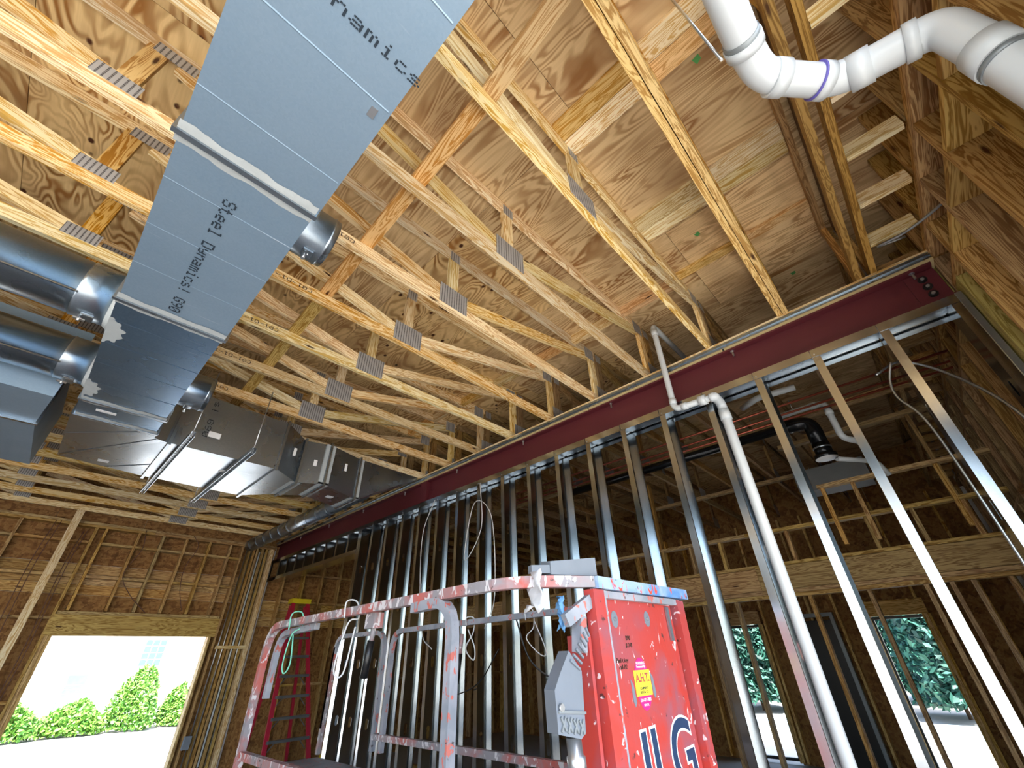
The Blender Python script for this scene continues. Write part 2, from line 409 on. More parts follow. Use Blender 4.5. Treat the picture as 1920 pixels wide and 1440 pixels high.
# blocking boards nailed flat under panel joints between trusses
bays = [(-0.40, 0.052), (0.135, 0.676)] + [(0.718 + 0.615 * k, 1.291 + 0.615 * k) for k in range(15)]
for bx, mats, kmax in ((1.20, ('pale', 'pink'), 2), (2.23, ('pale', 'pine'), 2), (3.05, ('pink', 'pine'), 9)):
    for k, (y0, y1) in enumerate(bays[:kmax]):
        if bx > 3 and k < 2:
            box('blocking', 3.02, 3.10, y0, y1, ztop(3.0) - 0.042, ztop(3.0) - 0.003, MW['pink'], ce); continue
        w = 0.125 if bx < 3 else 0.06
        for q in range(2 if bx < 3 else 1):
            xx = bx + q * (w + 0.004); zt = ztop(xx) - 0.003
            box('blocking', xx, xx + w, y0, y1, zt - 0.038 - (0.06 if bx > 3 else 0), zt, MW[mats[(k + q) % 2]], ce)
for p in ((1305, 108), (1308, 440), (1490, 516)):
    v = at(p[0], p[1], 'Z', 4.575); v.z = ztop(v.x) - 0.0006
    raw('chalk_mark', [(v.x - .02, v.y - .015, v.z), (v.x + .015, v.y - .02, v.z), (v.x + .03, v.y + .01, v.z), (v.x - .01, v.y + .025, v.z)], [(0, 1, 2, 3)], GLOSSY_GREEN, ce)

# ------------------------------------------------------------------ trusses
def plate(t, x0, x1, z0, z1, y, s=-1):
    bar('nail_plate', (x0, y, (z0 + z1) / 2), (x1, y, (z0 + z1) / 2), 0.0024, z1 - z0, PLATE, t)
def truss(yfar, x0, x1, bottoms, tops, label, group, mats, plies=1, gap=0.0, verts=(), full=True, stamp=False, near=-1, endv=None):
    t = thing('roof_truss', label, 'truss', (x0, yfar - 0.019, ZB), group)
    for p in range(plies):
        y = yfar - 0.019 - p * (0.038 + gap); T = 0.038
        bm = MW[mats[0]]; tm = MW[mats[1]]; wm = MW[mats[2]]
        box('bottom_chord', x0, x1, y - T / 2, y + T / 2, ZB, ZB + 0.089, bm, t)
        bar('top_chord', (x0, y, ztop(x0) - 0.0465), (x1, y, ztop(x1) - 0.0465), T, 0.087, tm, t)
        for xv in verts:
            bar('web', (xv, y, ZB + 0.09), (xv, y, ztop(xv) - 0.092), T - 0.001, 0.089, wm if xv < 0 else tm, t)
        for (xb, xt) in zip(bottoms, tops):
            bar('web', (xb, y, ZB + 0.115), (xt, y, ztop(xt) - 0.125), T - 0.002, 0.089, tm if p else MW[mats[3]], t)
    ys = (yfar - 0.038 * plies - gap * (plies - 1) - 0.0012) if near < 0 else yfar + 0.0012
    if full:
        for xv in verts:
            if endv is not None and abs(xv - endv) < 0.1:
                plate(t, xv - 0.13, xv + 0.03, ztop(xv) - 0.16, ztop(xv) - 0.02, ys); plate(t, xv + 0.01, xv + 0.05, ZB + 0.01, ZB + 0.14, ys)
            elif xv > 0:
                plate(t, xv - 0.125, xv + 0.145, ZB + 0.02, ZB + 0.215, ys); plate(t, xv - 0.05, xv + 0.05, ztop(xv) - 0.13, ztop(xv) - 0.03, ys)
            else:
                plate(t, xv - 0.11, xv + 0.07, ZB + 0.07, ZB + 0.165, ys); plate(t, xv - 0.02, xv + 0.17, ztop(xv) - 0.13, ztop(xv) - 0.045, ys)
    if near < 0 and full and x0 < 0: box('yellow_tie', 3.455, 3.484, yfar + 0.001, yfar + 0.022, ZB + 0.001, ZB + 0.07, YEL, t)
    if stamp:
        dots('stamp', 'C01-D1-10', (0.60, ys - 0.0003, ZB + 0.062), (-1, 0, 0), (0, 0, -1), 0.032, INKB, t, 0.0062)
    return t
VA = (-4.68, -2.65, -0.62, 1.42, 3.425)
BA = (-4.66, -2.63, -0.60, 1.40, 1.44); TA = (-6.5, -4.6, -2.58, -0.52, 3.34)
mats_cycle = [('pine', 'pine', 'gold', 'pale'), ('pale', 'pine', 'gold', 'pine'), ('pine', 'pale', 'gold', 'pine')]
for k in range(16):
    nm = 'roof truss over the near room, %s from the double girder truss' % ORD[k]
    truss(0.716 + 0.615 * k, -7.0, 3.485, BA, TA, nm, 'roof trusses over the near room', mats_cycle[k % 3], verts=VA, stamp=(k in (2, 3, 4, 5, 6)), endv=3.425)
truss(0.133, -7.0, 3.485, BA, TA, 'double girder truss with a dark gap between its two plies', 'roof trusses over the near room', ('gold', 'gold', 'gold', 'gold'), plies=2, gap=0.005, verts=(-4.68, -2.65, -0.62, 3.425), full=False)
truss(-0.402, -7.0, 3.485, BA[:3], TA[:3], 'doubled brown end truss beside the blocked wood wall', 'roof trusses over the near room', ('brown', 'brown', 'brown', 'brown'), plies=2, gap=0.05, verts=(-4.68, -2.65, 1.2, 3.40), full=False)
VB = (3.56, 5.6, 7.7, 9.9); BB = (5.58, 5.62, 7.72); TB = (3.62, 7.64, 9.8)
for k in range(-2, 16):
    y = 0.716 + 0.615 * k if k >= 0 else (0.101 if k == -1 else -0.45)
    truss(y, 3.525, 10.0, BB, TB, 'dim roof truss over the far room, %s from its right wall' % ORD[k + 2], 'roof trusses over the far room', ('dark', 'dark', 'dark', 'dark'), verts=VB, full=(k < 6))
# lateral brace laid over the bottom chords
for a, b, m in (((0.53, -0.6), (0.643, 0.700), 'pink'), ((0.643, 0.703), (0.70, 2.54), 'pink'), ((0.70, 2.543), (0.76, 4.39), 'gold'), ((0.76, 4.393), (0.80, 6.6), 'gold')):
    br = bar('lateral_brace', (a[0], a[1], ZB + 0.109), (b[0], b[1], ZB + 0.109), 0.089, 0.036, MW[m])
    tag(br, {-0.6: 'pinkish flat brace board crossing the girder truss chord, nearest of the row', 0.703: 'orange flat brace board over the first bottom chords past the girder',
             2.543: 'golden flat brace board over the middle bottom chords by the duct collar', 4.393: 'golden flat brace board farthest along, above the rectangular branch duct'}[a[1]], 'brace', 'lateral braces on the bottom chords')
# far-room flat boards under the trusses
for i, (x, y0, y1, z) in enumerate(((5.35, -0.7, 3.4, 3.86), (6.15, -0.75, 0.9, 3.86), (7.45, 0.9, 3.6, 3.86), (5.35, 3.4, 7.0, 3.86))):
    b = bar('lateral_brace', (x, y0, z), (x, y1, z), 0.089, 0.05, MW['dark'])
    tag(b, 'dim flat brace board under the far-room trusses, ' + ['just behind the stud wall top', 'short one near the far right wall', 'farthest one from the stud wall', 'left one behind the red steel column line'][i], 'brace', 'lateral braces in the far room')

# ------------------------------------------------------------------ steel beam
sb = thing('steel_beam', 'long maroon primed steel beam along the top of the stud wall', 'beam', (3.41, 4.6, 3.5))
for (y0, y1, nm) in ((-0.78, 4.80, 'beam_section'), (4.93, 10.35, 'beam_section')):
    mb = MB().box(3.345, 3.475, y0, y1, 3.785, 3.80).box(3.405, 3.415, y0, y1, 3.515, 3.785).box(3.345, 3.475, y0, y1, 3.50, 3.515)
    mb.build(nm, MAROON, sb)
MB().box(3.342, 3.478, 4.80, 4.93, 3.505, 3.797).build('stiffener_plate', MAROON, sb)
for zz in (3.58, 3.66): tube('bolt', [(3.404, 4.74, zz), (3.392, 4.74, zz)], 0.012, MAROON, sb, 6)
cp = MB().box(3.392, 3.405, -0.78, -0.62, 3.53, 3.77).build('splice_plate', MAROON, sb)
for zz in (3.585, 3.65, 3.715):
    tube('bolt', [(3.392, -0.70, zz), (3.384, -0.70, zz)], 0.026, BLACK, cp, 10); tube('bolt', [(3.386, -0.70, zz), (3.372, -0.70, zz)], 0.011, BOLT, cp, 6)
for i in range(9):
    y = -0.673 + 1.21 * i; v1, f1 = sweep([(3.372, y, 3.785), (3.372, y, 3.779)], 0.016, 6); v2, f2 = sweep([(3.372, y, 3.779), (3.372, y, 3.735)], 0.008, 8)
    MB().add(v1, f1).add(v2, f2).build('hanging_bolt', BOLT, sb)
sl = thing('sill_track', 'galvanized sill track with cream shim on top of the maroon beam', 'sill', (3.4, 4.6, 3.8))
y = -0.8
for i in range(8):
    box('cream_shim', 3.330, 3.47, -0.8 + 1.4 * i, min(-0.8 + 1.4 * i + 1.385, 10.3), 3.801, 3.816, CREAM, sl)
MB().box(3.336, 3.49, -0.8, 10.3, 3.818, 3.822).box(3.336, 3.340, -0.8, 10.3, 3.822, 3.868).box(3.322, 3.336, -0.8, 10.3, 3.842, 3.846).box(3.336, 3.49, -0.8, 10.3, 3.868, 3.872).build('metal_track', GALVD, sl)
box('wood_plate', 3.33, 3.50, -0.8, 10.3, 3.873, 3.889, MW['pale'], sl)

# ------------------------------------------------------------------ steel stud wall
def cstud_mesh(h, fl_dir=-1, depth=0.203, fw=0.05, lip=0.014, th=0.0016, holes=True):
    k = ('cstud', round(h, 3), fl_dir)
    if k in CACHE: return CACHE[k]
    mb = MB(); s = fl_dir
    def bx(x0, x1, y0, y1, z0, z1): mb.box(x0, x1, min(y0, y1), max(y0, y1), z0, z1)
    bx(0, th, 0, s * fw, 0, h); bx(depth - th, depth, 0, s * fw, 0, h)
    bx(th, lip, s * (fw - th), s * fw, 0, h); bx(depth - lip, depth - th, s * (fw - th), s * fw, 0, h)
    a, b = depth / 2 - 0.019, depth / 2 + 0.019
    bx(th, a, 0, s * th, 0, h); bx(b, depth - th, 0, s * th, 0, h)
    z = 0.0; hz = 0.35
    while hz + 0.12 < h and holes:
        bx(a, b, 0, s * th, z, hz)
        for (xa, xb) in ((a, a + 0.011), (b, b - 0.011)):
            for (za, zb) in ((hz, hz + 0.014), (hz + 0.105, hz + 0.091)):
                n = len(mb.v); mb.v += [(xa, 0, za), (xb, 0, za), (xa, 0, zb), (xa, s * th, za), (xb, s * th, za), (xa, s * th, zb)]
                mb.f += [(n, n + 1, n + 2), (n + 3, n + 5, n + 4), (n + 1, n + 4, n + 5, n + 2)]
        z = hz + 0.105; hz += 0.61
    bx(a, b, 0, s * th, z, h)
    CACHE[k] = mesh(mb.v, mb.f); return CACHE[k]
wp = struct('wall_partition', 'wall of galvanized steel studs under the maroon beam', (XW, 3.0, 0))
for k in range(-1, 16):
    link('steel_stud', cstud_mesh(3.47), STUD, wp, Matrix.Translation((XW, 0.056 + 0.4064 * k, 0.01)))
link('steel_stud', cstud_mesh(3.47), STUD, wp, Matrix.Translation((XW, 6.50, 0.01)))
link('steel_stud', cstud_mesh(3.47, 1), STUD, wp, Matrix.Translation((XW, 6.504, 0.01)))
link('steel_stud', cstud_mesh(3.47), STUD, wp, Matrix.Translation((XW, -0.72, 0.01)))
# top track with an inner slip track
for y0, y1 in [(-0.79, -0.35)] + [(-0.348 + 0.4064 * k, 0.056 + 0.4064 * k) for k in range(0, 16, 1)] + [(6.155, 10.2)]:
    MB().box(XW - 0.004, XW - 0.002, y0, y1 - 0.002, 3.435, 3.498).box(XW - 0.002, XW + 0.207, y0, y1 - 0.002, 3.4955, 3.498).box(XW + 0.205, XW + 0.207, y0, y1 - 0.002, 3.435, 3.4955).build('top_track', STUD, wp)
MB().box(XW - 0.002, XW + 0.205, -0.79, 10.2, 0.0, 0.003).box(XW - 0.002, XW, -0.79, 6.55, 0.003, 0.04).build('bottom_track', STUD, wp)
MB().box(XW + 0.03, XW + 0.175, -0.79, 6.5, 3.484, 3.4945).build('slip_track', GALVD, wp)
# header over the wide opening at the far end
for k in range(9):
    link('cripple_stud', cstud_mesh(0.335), STUD, wp, Matrix.Translation((XW, 6.90 + 0.4064 * k, 3.145)))
MB().box(XW - 0.004, XW - 0.002, 6.55, 10.2, 3.09, 3.15).box(XW - 0.004, XW + 0.207, 6.55, 10.2, 3.088, 3.09).box(XW + 0.205, XW + 0.207, 6.55, 10.2, 3.09, 3.15).build('header_track', STUD, wp)
# end column against the wood wall
MB().box(XW - 0.01, XW + 0.21, -0.795, -0.765, 0, 3.50).build('end_track', GALVD, wp)
for k in range(0, 16):
    y = 0.056 + 0.4064 * k - 0.02
    tube('screw', [(XW - 0.004, y, 3.455), (XW - 0.008, y, 3.455)], 0.005, BOLT, wp, 6)

# ------------------------------------------------------------------ right wood wall (blocked studs)
YR = -0.80
wr = struct('wall_right', 'deep wood stud wall with rows of blocking and OSB behind', (3, YR, 0))
sx = [1.80 + 0.4064 * k for k in range(-2, 20)]
for i, x in enumerate(sx):
    m = MW['wall'] if x < 3.3 else MW['dark']  # beyond the steel wall the same lumber takes the shaded colour
    box('stud', x - 0.019, x + 0.019, YR - 0.184, YR, 2.80 if x < 3.1 else 0.04, 3.846, m, wr)
    box('upper_stud', x - 0.019, x + 0.019, YR - 0.184, YR, 3.93, ztop(x) - 0.01, m, wr)
    if i + 1 < len(sx):
        for zb in ((3.565,) if x < 3.1 else (3.565, 2.75, 1.55)):
            box('blocking', x + 0.02, x + 0.386, YR - 0.182, YR - 0.002, zb, zb + 0.038, m, wr)
for i in range(4):
    x0 = 0.95 + 2.44 * i; m = MW['wall'] if i < 1 else MW['dark']
    box('top_plate', x0, x0 + 2.437, YR - 0.184, YR, 3.848, 3.886, m, wr); box('top_plate', x0, x0 + 2.437, YR - 0.184, YR - 0.001, 3.888, 3.926, m, wr)
for q in range(2): box('header', 0.95, 3.2, YR - 0.184 + 0.093 * q, YR - 0.094 + 0.093 * q, 2.58, 2.798, MW['wall'], wr)  # header of an unseen opening added to let daylight reach the ceiling
box('jamb_stud', 0.95, 0.988, YR - 0.184, YR, 0.0, 2.578, MW['wall'], wr)  # side of that added opening
box('bottom_plate', 3.2, 10.2, YR - 0.184, YR, 0.0, 0.038, MW['treated'], wr)
for i in range(8):
    for z0, z1 in ((0.0, 2.58), (2.585, 4.68)):
        x0 = 0.95 + 1.22 * i
        if i < 2 and z0 < 1: continue
        box('sheathing_panel', x0, x0 + 1.217, YR - 0.200, YR - 0.186, z0, z1, OSB, wr)
box('light_stop_board', 0.94, 3.39, YR - 0.23, YR - 0.21, 2.58, 4.78, STUCCO, wr); box('light_stop_board', 3.392, 10.25, YR - 0.23, YR - 0.21, 0.0, 4.78, STUCCO, wr)  # unseen outer skin added to block daylight through the sheathing gaps
# treated post and ledger beside the beam end
box('corner_post', 3.45, 3.60, -0.983, -0.797, 0.0, 3.845, MW['treated'], wr); box('corner_post', 3.25, 3.404, -0.983, -0.803, 2.81, 3.56, MW['treated'], wr)
# ladder blocking between end truss and wall
for i in range(21):
    x = 1.40 + 0.4064 * i
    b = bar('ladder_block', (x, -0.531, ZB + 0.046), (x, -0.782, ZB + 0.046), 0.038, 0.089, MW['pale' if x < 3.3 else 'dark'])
    if x < 3.35:
        tag(b, 'pale block spanning end truss to wood wall, %s from the beam end' % ORD[max(0, round((3.05 - x) / 0.4064))], 'block', 'ladder blocks beside the wood wall')
    else: tag(b, 'dim block between end truss and wood wall, %s beyond the steel stud wall' % ORD[min(17, round((x - 3.43) / 0.4064))], 'block', 'far ladder blocks beside the wood wall')

wls = struct('wall_left_unseen', 'unseen sheathed wood stud wall added on the left side of the near room', (-6.9, 6, 0))  # unseen wall, added so daylight falls off towards the back
for k in range(19): box('stud', -6.88, -6.74, 2.70 + 0.4064 * k, 2.738 + 0.4064 * k, 0.04, 3.88, MW['wall'], wls)
for k in range(6): box('sheathing_panel', -6.90, -6.886, 2.70 + 1.22 * k, 3.917 + 1.22 * k, 0.0, 4.45, OSB, wls)
# ------------------------------------------------------------------ far-left wall with the door opening
YD = 10.0
wl = struct('wall_back', 'wood stud wall with OSB sheathing around the door opening', (0, YD, 0))
studx = [-5.7 + 0.4 * k for k in range(14)] + [0.40, 0.53, 0.985, 1.343, 1.708, 2.09, 2.455]
OP0, OP1, OPZ = 0.508, 2.557, 2.10
for x in studx:
    z0 = 2.45 if OP0 - 0.05 < x < OP1 + 0.05 else 0.04
    if x in (0.40, 0.53): z0 = 0.04 if x == 0.40 else 2.45
    box('stud', x - 0.019, x + 0.019, YD, YD + 0.14, z0, 3.675, MW['wall'], wl)
allx = sorted(studx + [2.68])
for i in range(len(allx) - 1):
    a, b = allx[i] + 0.02, allx[i + 1] - 0.02
    if b - a < 0.1: continue
    for zb in ((3.42, 2.915) if a > 0.45 else (3.42, 2.915, 2.33, 1.3)):
        box('blocking', a, b, YD + 0.002, YD + 0.138, zb, zb + 0.036, MW['wall'], wl)
for x0 in (-6.0, -3.6, -1.2, 1.2):
    for z0 in (3.677, 3.716): box('top_plate', x0, min(x0 + 2.397, 3.3), YD, YD + 0.14, z0, z0 + 0.037, MW['wall'], wl)
box('header', OP0 - 0.11, OP1 + 0.10, YD - 0.002, YD + 0.10, OPZ + 0.012, 2.395, MW['wall'], wl)
box('header_plate', OP0 - 0.08, OP1 + 0.08, YD - 0.004, YD + 0.12, 2.397, 2.44, MW['wall'], wl)
for x0 in (OP0 - 0.045, OP1 + 0.004): box('jamb_stud', x0, x0 + 0.04, YD - 0.003, YD + 0.14, 0.04, OPZ + 0.01, MW['wall'], wl)
box('jamb_stud', OP0 - 0.085, OP0 - 0.047, YD, YD + 0.14, 0.04, 2.39, MW['wall'], wl)
# sheathing: OSB panels and the lumber band between them
def osb(x0, x1, z0, z1): box('sheathing_panel', x0, x1, YD + 0.142, YD + 0.156, z0, z1, OSB, wl)
xs = [-6.0, -4.78, -3.56, -2.34, -1.12, 0.1]
for i in range(6):
    x0 = xs[i]; x1 = x0 + 1.215 if i < 5 else OP0
    osb(x0, x1, 0.0, 2.68); osb(x0, x1, 3.13, 3.75)
    for q in range(3): box('band_board', x0, x1, YD + 0.143, YD + 0.165, 2.685 + 0.148 * q, 2.685 + 0.148 * q + 0.144, MW['wall'], wl)
for x0, x1 in ((OP0 + 0.002, 1.72), (1.722, 2.9)):
    osb(x0, x1, OPZ + 0.3, 2.68); osb(x0, x1, 3.13, 3.75)
    for q in range(3): box('band_board', x0, x1, YD + 0.143, YD + 0.165, 2.685 + 0.148 * q, 2.685 + 0.148 * q + 0.144, MW['wall'], wl)
osb(OP1 + 0.002, 3.33, 0.0, OPZ + 0.298)
osb(2.902, 3.33, OPZ + 0.3, 3.75)
for i in range(8):
    x0 = -6.0 + 1.17 * i; box('upper_sheathing', x0, x0 + 1.167, YD + 0.142, YD + 0.156, 3.752, 4.68, OSB, wl)
for a, b, c, d in ((-6.95, OP0 - 0.03, 0.0, 4.66), (OP1 + 0.04, 3.345, 0.0, 4.66), (OP0 - 0.03, OP1 + 0.04, OPZ + 0.02, 4.66)): box('light_stop_board', a, b, YD + 0.17, YD + 0.19, c, d, STUCCO, wl)  # unseen backing added so no daylight leaks between panels and boards
# packed studs between opening and beam end
for i, (x, y, w, m) in enumerate(((2.655, 0.0, 0.038, 'wall'), (2.80, 0.02, 0.038, 'brown'), (2.865, -0.02, 0.040, 'brown'), (2.93, 0.0, 0.038, 'wall'), (3.015, -0.03, 0.05, 'dark'), (3.105, 0.0, 0.045, 'wall'), (3.18, -0.06, 0.075, 'pine'))):
    box('packed_stud', x, x + w, YD + y, YD + 0.13 + y, 0.04, 3.675, MW[m], wl)
# wall continues beyond the steel wall
wf = struct('wall_rear', 'dim wood stud wall behind the ladder in the far room', (6, YD, 0))
for k in range(17):
    x = 3.62 + 0.4064 * k; box('stud', x - 0.019, x + 0.019, YD, YD + 0.14, 0.04, 3.75, MW['wall'], wf)
    for zb in (3.25, 2.72, 1.3):
        if k < 16: box('blocking', x + 0.02, x + 0.386, YD + 0.002, YD + 0.138, zb, zb + 0.036, MW['wall'], wf)
for i in range(6):
    x0 = 3.36 + 1.22 * i
    for z0, z1 in ((0, 2.3), (2.75, 3.85)): box('sheathing_panel', x0, x0 + 1.217, YD + 0.142, YD + 0.156, z0, z1, OSB, wf)
    for q in range(3): box('band_board', x0, x0 + 1.217, YD + 0.143, YD + 0.165, 2.303 + 0.148 * q, 2.447 + 0.148 * q, MW['wall'], wf)
for i in range(6): box('upper_sheathing', 3.36 + 1.22 * i, 3.36 + 1.22 * i + 1.217, YD + 0.142, YD + 0.156, 3.852, 4.80, OSB, wf)
box('top_plate', 3.5, 10.2, YD, YD + 0.14, 3.752, 3.79, MW['wall'], wf)
bp = bar('brace_post', (0.10, YD - 0.13, 0.0), (0.10, YD - 0.13, 3.885), 0.038, 0.10, MW['pale'])
tag(bp, 'tall pale upright board standing in front of the back wall left of the opening', 'post')

# ------------------------------------------------------------------ main rectangular duct
DZ, DT = 3.30, 3.84
dm = thing('main_duct', 'wide galvanized rectangular main duct hanging under the trusses, running away to an elbow', 'duct', (0, 2, DZ))
def rect(y, xl, xr, z0=DZ, z1=DT): return [(xl, y, z0), (xr, y, z0), (xr, y, z1), (xl, y, z1)]
secs = [(-1.0, 1.365, -0.263, 0.248), (1.385, 2.562, -0.262, 0.240), (2.582, 3.97, -0.268, 0.232), (3.99, 4.30, -0.278, 0.232)]
for i, (y0, y1, xl, xr) in enumerate(secs):
    loft('duct_section', [rect(y0, xl, xr), rect(y1, xl, xr)], GALV if i < 2 else GALVB, dm)
for y in (1.375, 2.572, 3.98, 4.30):
    for z in (DZ - 0.006,):
        MB().box(-0.285, 0.252, y - 0.012, y + 0.012, DZ - 0.014, DZ + 0.001).box(-0.285, -0.27, y - 0.012, y + 0.012, DZ, DT).box(0.24, 0.255, y - 0.012, y + 0.012, DZ, DT).build('joint_flange', GALVD, dm)
    # brushed sealant beside the flange
    n = 22; v = []; f = []
    for s in (-1, 1):
        b0 = len(v)
        for q in range(n + 1):
            x = -0.272 + 0.512 * q / n; w = 0.034 + 0.005 * math.sin(q * 0.7 + s + y) + 0.008 * random.random()
            v += [(x, y + s * 0.012, DZ - 0.004), (x, y + s * (0.012 + w), DZ - 0.0015)]
        f += [(b0 + 2 * q, b0 + 2 * q + 1, b0 + 2 * q + 3, b0 + 2 * q + 2) for q in range(n)]
    raw('sealant', v, f, SEAL, dm)
# raised cross ribs
for y in (0.10, 0.42, 0.78, 1.16, 1.62, 1.92, 2.22, 2.80, 3.08, 3.36, 3.66):
    xl, xr = -0.262, 0.238
    raw('cross_rib', [(xl, y - 0.004, DZ - 0.0003), (xr, y - 0.004, DZ - 0.0003), (xr, y, DZ - 0.0018), (xl, y, DZ - 0.0018), (xr, y + 0.004, DZ - 0.0003), (xl, y + 0.004, DZ - 0.0003)],
        [(0, 1, 2, 3), (3, 2, 4, 5), (0, 3, 5), (1, 4, 2), (0, 5, 4, 1)], GALV if y < 2.5 else GALVB, dm)
dots('stamp', 'Steel Dynamics! G90', (-0.062, 1.555, DZ - 0.0012), (0, 1, 0), (1, 0, 0), 0.052, INK, dm, 0.0083)
dots('stamp', 'Dynamics', (-0.155, 0.645, DZ - 0.0012), (1, 0, 0), (0, -1, 0), 0.042, INK, dm, 0.0090)
MB().box(0.185, 0.21, 0.80, 0.84, DZ - 0.003, DZ - 0.001).build('clip', BOLT, dm)
box('paper_label', -0.17, -0.05, 4.10, 4.14, DZ - 0.0025, DZ - 0.001, PAPER, dm)
# elbow and branch running to the right
el = loft('elbow', [[(-0.295, 4.31, DZ), (0.245, 4.31, DZ), (0.245, 4.31, DT), (-0.295, 4.31, DT)], [(-0.295, 4.46, DZ), (0.245, 4.40, DZ), (0.245, 4.40, DT), (-0.295, 4.46, DT)],
                    [(-0.29, 5.38, DZ), (0.33, 4.43, DZ), (0.33, 4.43, DT), (-0.29, 5.38, DT)]], GALVD, dm)
loft('elbow', [[(-0.29, 5.382, DZ), (0.33, 4.432, DZ), (0.33, 4.432, DT), (-0.29, 5.382, DT)], [(0.352, 5.49, DZ), (0.352, 4.43, DZ), (0.352, 4.43, DT), (0.352, 5.49, DT)]], GALVD, dm)
for a, b in (((-0.285, 4.75), (0.15, 4.33)), ((-0.27, 5.30), (0.26, 4.42)), ((0.05, 5.43), (0.34, 5.10))):
    d = Vector((b[0] - a[0], b[1] - a[1], 0)).normalized(); nn = Vector((-d.y, d.x, 0)) * 0.006
    A = Vector((a[0], a[1], DZ - 0.0004)); B = Vector((b[0], b[1], DZ - 0.0004)); dn = Vector((0, 0, -0.005))
    raw('seam', [A - nn, B - nn, B + dn, A + dn, B + nn, A + nn], [(0, 1, 2, 3), (3, 2, 4, 5), (0, 5, 4, 1)], GALVD, dm)
box('paper_label', -0.02, 0.06, 5.25, 5.31, DZ - 0.0025, DZ - 0.001, PAPER, dm)

db = thing('branch_duct', 'rectangular branch duct with stepped fittings running to the maroon beam', 'duct', (1.5, 4.9, DZ))
def xsec(x, y0, y1, z0=DZ, z1=DT): return [(x, y1, z0), (x, y0, z0), (x, y0, z1), (x, y1, z1)]
S = [(0.36, 4.43, 5.49, DZ, DT), (1.25, 4.42, 5.50, DZ, DT - 0.03), (1.55, 4.66, 5.20, DZ, 3.79), (1.80, 4.54, 5.04, DZ, 3.77), (2.28, 4.75, 5.20, DZ, 3.80), (3.30, 4.98, 5.30, 3.845, 3.88)]
for i in range(5):
    loft('duct_section', [xsec(S[i][0] + 0.008, *S[i][1:]), xsec(S[i + 1][0] - 0.008, *S[i + 1][1:])], GALVD, db)
for (x, y0, y1, z0, z1) in S[:5]:
    e = 0.022
    MB().box(x - 0.012, x + 0.012, y0 - e, y1 + e, z0 - e, z0).box(x - 0.012, x + 0.012, y0 - e, y1 + e, z1, z1 + e).box(x - 0.012, x + 0.012, y0 - e, y0, z0, z1).box(x - 0.012, x + 0.012, y1, y1 + e, z0, z1).build('joint_flange', GALVD, db)
for (x, y0, y1, z0, z1) in S[2:5]:
    for sg in (-1, 1):
        xa, xb = sorted((x + sg * 0.014, x + sg * 0.055)); MB().box(xa, xb, y0 - 0.004, y0 + 0.05, z0 - 0.002, z1).box(xa, xb, y0 - 0.004, y1, z0 - 0.004, z0 + 0.02).build('sealant', SEAL, db)
for (x, y, z, w, h) in ((0.60, 4.424, 3.44, 0.10, 0.055), (1.40, 4.53, 3.52, 0.03, 0.09), (1.66, 4.60, 3.50, 0.05, 0.07), (2.04, 4.64, 3.55, 0.03, 0.09)):
    MB().box(x, x + w, y - 0.012, y - 0.008, z, z + h).build('paper_label', PAPER, db)
box('paper_label', 0.86, 0.94, 4.80, 4.86, DZ - 0.003, DZ - 0.001, PAPER, db); box('paper_label', 2.00, 2.08, 4.85, 4.92, DZ - 0.003, DZ - 0.001, PAPER, db)
dots('stamp', 's! G90', (0.555, 4.424, 3.80), (0.0, 0, -1), (1, 0, 0), 0.052, INK, db, 0.0105)
for i, x in enumerate((0.445, 0.915)):
    h = thing('duct_hanger', 'slotted strut trapeze hanger with rods under the branch duct, ' + ('nearer the elbow' if i == 0 else 'nearer the stepped fittings'), 'hanger', (x, 4.9, 3.26), 'trapeze hangers of the branch duct')
    MB().box(x - 0.02, x - 0.016, 4.00, 5.93, 3.245, 3.285).box(x + 0.016, x + 0.02, 4.00, 5.93, 3.245, 3.285).box(x - 0.016, x + 0.016, 4.00, 5.93, 3.281, 3.285).build('strut', GALVD, h)
    for q in range(38): box('slot', x - 0.006, x + 0.006, 4.03 + 0.05 * q, 4.058 + 0.05 * q, 3.2795, 3.2809, BLACK, h)
    for yy in (4.03, 5.90): tube('rod', [(x, yy, 3.24), (x, yy, 3.888)], 0.005, BOLT, h, 6)

# round branch ducts and collars
def round_duct(y, z, r, x_in, x_out, label, far):
    t = thing('round_duct', label, 'duct', ((x_in + x_out) / 2, y, z), 'round branch ducts left of the main duct')
    tube('pipe', [(x_out, y, z), (x_in - 0.17, y, z)], r, GALVD, t, 40)
    tube('collar', [(x_in - 0.18, y, z), (x_in - 0.165, y, z), (x_in, y, z)], [r + 0.006, r + 0.003, r + 0.003], GALVD, t, 40)
    c = tube('sealant', [(x_in - 0.03, y, z), (x_in - 0.015, y, z), (x_in + 0.002, y, z)], [r + 0.005, r + 0.014, r + 0.03], SEAL, t, 40)
    a = math.radians(-78); hy, hz = y + math.cos(a) * 0.02, z - r - 0.006
    MB().box(x_in - 0.125, x_in - 0.07, y - 0.03, y + 0.03, hz - 0.012, hz + 0.004).build('damper_bracket', GALVD, t)
    tube('wing_nut', [(x_in - 0.12, y - 0.005, hz - 0.012), (x_in - 0.12, y - 0.005, hz - 0.045)], 0.008, BOLT, t, 6); box('wing', x_in - 0.145, x_in - 0.095, y - 0.012, y + 0.004, hz - 0.034, hz - 0.026, BOLT, t)
    box('pipe_seam', x_out, x_in - 0.17, y - r * 0.75 - 0.008, y - r * 0.75 + 0.004, z - r * 0.675 - 0.006, z - r * 0.675 + 0.002, GALVD, t)
round_duct(2.93, 3.50, 0.163, -0.268, -6.5, 'shiny round branch duct entering the main duct, the nearer of two', False)
round_duct(3.86, 3.51, 0.153, -0.272, -6.5, 'shiny round branch duct entering the main duct, the farther of two', True)
